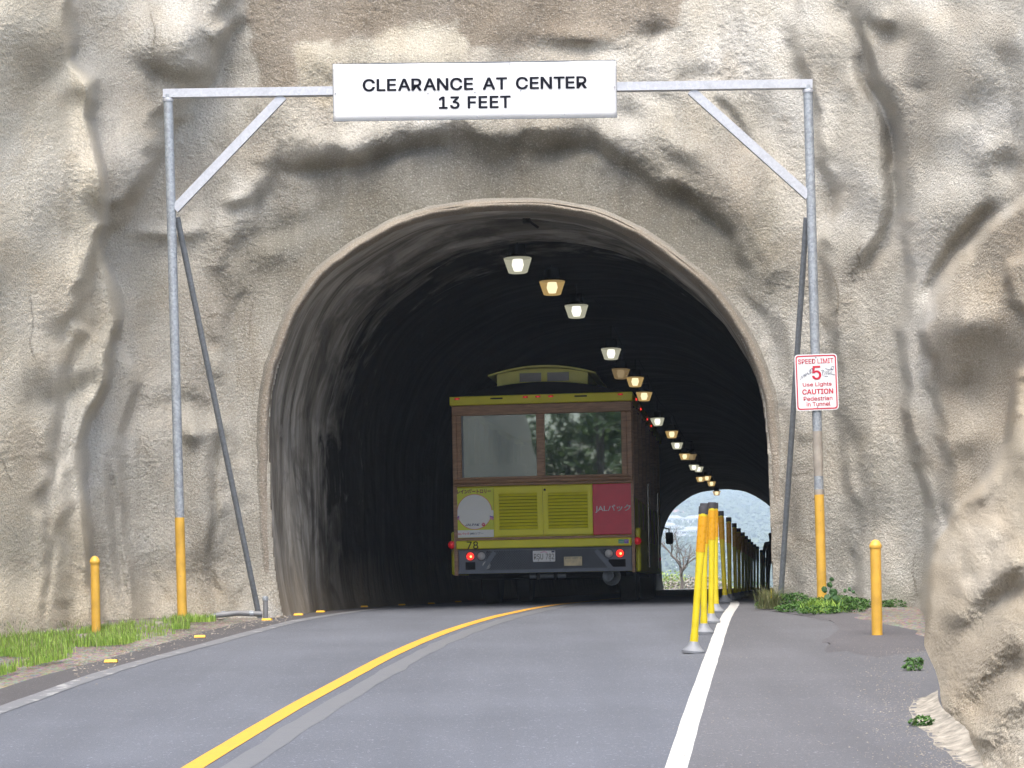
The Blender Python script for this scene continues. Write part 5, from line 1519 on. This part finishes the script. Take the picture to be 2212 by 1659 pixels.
# tree cover of the far hill, one mass
tv = []; tq = []
cs2 = []
for _ in range(5200):
    u = random.uniform(1380, 1760); v = 1272 - 210 * random.random() ** 1.1
    t = T(u, v); r_ = random.uniform(3, 7.5) * t.y / 2000
    cs2.append((t.x, t.y, t.z, r_))
hv = []; hf = []
for x, y, z, r_ in cs2:
    for _ in range(7):
        a = random.uniform(0, 6.28); px, py, pz = x + r_ * random.uniform(-.7, .7), y + r_ * random.uniform(-.7, .3), z + r_ * random.uniform(.1, 1.1); s_ = r_ * random.uniform(.35, .6); b = len(hv)
        hv += [(px + s_ * math.cos(a), py + s_ * .6 * math.sin(a), pz), (px - s_ * math.cos(a) * .8, py - s_ * .5, pz + s_ * .2), (px, py, pz + s_ * .9), (px + s_ * .2, py + s_ * .5, pz - s_ * .5)]
        hf += [(b, b + 1, b + 2), (b, b + 3, b + 1), (b, b + 2, b + 3), (b + 1, b + 3, b + 2)]
struct(mesh_obj('hillside_trees', hv, hf, 'hillleaf'), 'stuff', 'distant tree cover of the hillside')

# shrubs and a bare tree just outside the far mouth
def shrub(u, d, w_, h_, leaf, n, size, label, zoff=0):
    a, _ = ray(u, 1280); x = a * d; z = float(terr(x, d))
    o = empty('shrub', (x, d, z))
    cs3 = [(random.uniform(-.4, .4) * w_, random.uniform(-.3, .3) * w_, random.uniform(.35, .75) * h_, w_ * random.uniform(.2, .38), w_ * .3, h_ * random.uniform(.2, .34)) for _ in range(9)]
    leafy('foliage', cs3, n, size, leaf, o, flat=1.0)
    mb = MB()
    for k in range(6):
        c = random.choice(cs3); mb.tube([(random.uniform(-.1, .1), 0, -.3), (c[0] * .5, c[1] * .5, c[2] * .5), (c[0], c[1], c[2])], [.05, .035, .015], 6)
    mb.build('stem', 'bark', o)
    return tag(o, label, 'shrub', 'shrubs beyond the far tunnel mouth')
shrub(1452, 128, 3.4, 3.4, 'pale_leaf', 1700, .17, 'pale green shrub at the left of the far tunnel mouth')
shrub(1478, 121, 3.2, 2.1, 'grey_scrub', 1500, .15, 'grey leafless scrub below the bare tree')
shrub(1512, 119, 3.6, 1.7, 'grey_scrub', 1500, .15, 'brownish scrub in the middle of the far tunnel mouth')
shrub(1560, 124, 3.4, 2.2, 'pale_leaf', 1400, .15, 'low pale green shrub behind the nearest posts')
shrub(1610, 126, 4.0, 2.4, 'tree_leaf', 1400, .17, 'darker green shrub behind the row of posts')
shrub(1430, 121, 2.4, 2.6, 'pale_leaf', 900, .15, 'yellow green shrub half hidden by the bus mirror')
def bare_tree(u, d, h_, label, seed):
    rs = random.Random(seed)
    a, _ = ray(u, 1280); x = a * d; o = empty('bare_tree', (x, d, float(terr(x, d))))
    tr = MB(); tw = MB()
    tr.tube([(0, 0, -.3), (.1, 0, h_ * .3), (.0, .1, h_ * .55)], [.11, .085, .06], 8).build('trunk', 'bark', o)
    def grow(p, dirv, l, r_, dep):
        q = p + dirv * l; mid = (p + q) / 2 + Vector((rs.uniform(-1, 1), rs.uniform(-1, 1), rs.uniform(-1, 1))) * l * .08
        tw.tube([p, mid, q], [r_, r_ * .85, r_ * .6], 5)
        if dep == 0: return
        for _ in range(3):
            dv_ = (dirv + Vector((rs.uniform(-1, 1), rs.uniform(-1, 1), rs.uniform(-.5, .8))) * .75).normalized()
            grow(q if rs.random() < .7 else mid, dv_, l * rs.uniform(.6, .8), r_ * .6, dep - 1)
    for k in range(5):
        ang = k * 1.26; grow(Vector((.05, .03, h_ * rs.uniform(.28, .55))), Vector((math.cos(ang), math.sin(ang), .9)).normalized(), h_ * .24, .05, 4)
    tw.build('crown', 'bark', o)
    return tag(o, label, 'tree')
bare_tree(1470, 117, 3.9, 'bare branched tree left in the far tunnel mouth', 5)

# ------------------------------------------------------------------ a walker far down the footpath
wd_ = 66.0
a_, _ = ray(1668, 1280)
walker = empty('person', (a_ * wd_, wd_, 0), (0, 0, -R(7)))
tag(walker, 'person in dark clothes walking along the footpath inside the tunnel', 'person')
def skin_body(name, verts, edges, radii, mat, parent, root=0, sub=2):
    me = bpy.data.meshes.new(name); me.from_pydata(verts, edges, [])
    me.materials.append(MT[mat]); o = link(bpy.data.objects.new(name, me), parent)
    md = o.modifiers.new('skin', 'SKIN')
    for i, r_ in enumerate(radii): me.skin_vertices[0].data[i].radius = r_ if isinstance(r_, tuple) else (r_, r_)
    me.skin_vertices[0].data[root].use_root = True
    md.use_smooth_shade = True
    s_ = o.modifiers.new('sub', 'SUBSURF'); s_.levels = sub; s_.render_levels = sub
    return o
bv = [(0, 0, .95), (0, 0, 1.15), (0, .01, 1.38), (0, .01, 1.48), (0, .03, 1.55), (0, .03, 1.66), (0, .02, 1.74),
      (-.17, .01, 1.42), (-.23, -.03, 1.15), (-.22, .05, .93), (-.21, .09, .85), (.17, .01, 1.42), (.23, .05, 1.15), (.22, .14, .95), (.21, .18, .87),
      (-.10, .0, .90), (-.11, .12, .52), (-.11, .02, .10), (-.11, .14, .04), (.10, 0, .90), (.11, -.06, .50), (.11, -.24, .13), (.11, -.14, .04)]
be = [(0, 1), (1, 2), (2, 3), (3, 4), (4, 5), (5, 6), (2, 7), (7, 8), (8, 9), (9, 10), (2, 11), (11, 12), (12, 13), (13, 14), (0, 15), (15, 16), (16, 17), (17, 18), (0, 19), (19, 20), (20, 21), (21, 22)]
brd = [(.16, .11), (.15, .10), (.17, .11), (.06, .06), (.06, .06), (.085, .095), (.06, .07), .065, .05, .04, .035, .065, .05, .04, .035, .095, .065, .045, .035, .095, .065, .045, .035]
skin_body('body', bv, be, brd, 'cloth', walker)
skin_body('hair', [(0, .05, 1.62), (0, .0, 1.70), (0, .02, 1.76)], [(0, 1), (1, 2)], [.07, .10, .07], 'hair', walker, sub=1)
skin_body('jacket', [(0, 0, .88), (0, 0, 1.2), (0, .01, 1.44)], [(0, 1), (1, 2)], [(.20, .14), (.19, .13), (.15, .11)], 'cloth', walker, sub=1)
for sx, yy_ in ((-1, .10), (1, .19)):
    hb = []; he = []; hr = []
    for k in range(5):
        b = len(hb); ox = sx * (.205 + .0) ; oy = yy_ + (k - 1.5) * .018 if k < 4 else yy_ + .05
        hb += [(ox, oy, .86), (ox + (.0 if k < 4 else .02), oy + .005, .80), (ox - sx * .015, oy + .015, .76 if k < 4 else .79)]; he += [(b, b + 1), (b + 1, b + 2)]; hr += [.012, .010, .008]
    hb.append((sx * .21, yy_, .87)); he += [(15, 3 * k) for k in range(5)]; hr.append(.03)
    skin_body('hand', hb, he, hr, 'skin', walker, root=15, sub=1)

# ------------------------------------------------------------------ the road side behind the camera (seen only mirrored in the bus windows)
vs = []; n0_, n1_ = 60, 24
for i in range(n0_):
    y = 14 - i * 1.4
    for j in range(n1_):
        h = j / (n1_ - 1)
        x = -6.5 - max(0, 6 - y) * .055 - max(0, -16 - y) * .22 - h * 2.2 + .9 * float(fbm(np.array(y / 3.0), np.array(h * 2.0), 501, 3))
        vs.append((x - (8 if False else 0), y, float(zg(y)) - .3 + h * 11))
fs = [(i * n1_ + j, (i + 1) * n1_ + j, (i + 1) * n1_ + j + 1, i * n1_ + j + 1) for i in range(n0_ - 1) for j in range(n1_ - 1)]
rb_ = mesh_obj('rock_bank', vs, fs, 'rock', smooth=True)
at = rb_.data.color_attributes.new('tint', 'FLOAT_COLOR', 'POINT')
at.data.foreach_set('color', np.tile(np.array([.46, .42, .35, 1], np.float32), len(vs)))
struct(rb_, label='rock bank along the road before the tunnel')
def tree(x, y, h_, cw_, n, label, seed, dens=.5):
    rs = random.Random(seed); o = empty('roadside_tree', (x, y, float(zg(y))))
    tr = MB(); tr.tube([(0, 0, -.3), (.1, 0, h_ * .3), (-.1, .1, h_ * .55), (.1, 0, h_ * .85)], [.22, .17, .12, .05], 10)
    cs4 = []
    for k in range(12):
        ang = rs.uniform(0, 6.28); rr_ = cw_ * rs.uniform(.2, .9); zz = h_ * rs.uniform(.45, .95)
        e = Vector((rr_ * math.cos(ang), rr_ * math.sin(ang), zz)); st_ = Vector((0, 0, h_ * rs.uniform(.25, .5)))
        tr.tube([st_, (st_ + e) / 2 + Vector((0, 0, -.2)), e], [.09, .06, .02], 6); cs4.append((e.x, e.y, e.z, cw_ * .38, cw_ * .38, h_ * .10))
    tr.build('trunk', 'bark', o)
    leafy('crown', cs4, n, .30, 'tree_leaf', o, flat=1.0)
    return tag(o, label, 'tree', 'trees by the road behind the camera')
tree(-6.6, -14, 9, 2.2, 260, 'sparse roadside tree mirrored in the right bus window', 3)
tree(-12.0, -36, 13, 3.4, 5000, 'leafy roadside tree behind the sparse one', 4)
tree(-8.6, -40, 12, 3.6, 5000, 'leafy roadside tree farther back along the road', 6)
tree(7.5, -26, 8, 4, 3000, 'leafy roadside tree on the outer side of the bend', 8)

# ------------------------------------------------------------------ haze in the air
zt = 720.0
hz = MB().box(-2000, 3000, -420, 6200, -48, zt).build('haze', None)
hm = bpy.data.materials.new('haze_air'); hm.use_nodes = True
ht = hm.node_tree; ht.nodes.clear()
ho = ht.nodes.new('ShaderNodeOutputMaterial'); hvn = ht.nodes.new('ShaderNodeVolumePrincipled')
hvn.inputs['Color'].default_value = (.72, .85, 1.0, 1); hvn.inputs['Density'].default_value = .00042; hvn.inputs['Anisotropy'].default_value = 0
ht.links.new(hvn.outputs[0], ho.inputs['Volume'])
hz.data.materials.append(hm)
struct(hz, 'stuff', 'pale haze in the air over the far hillside')
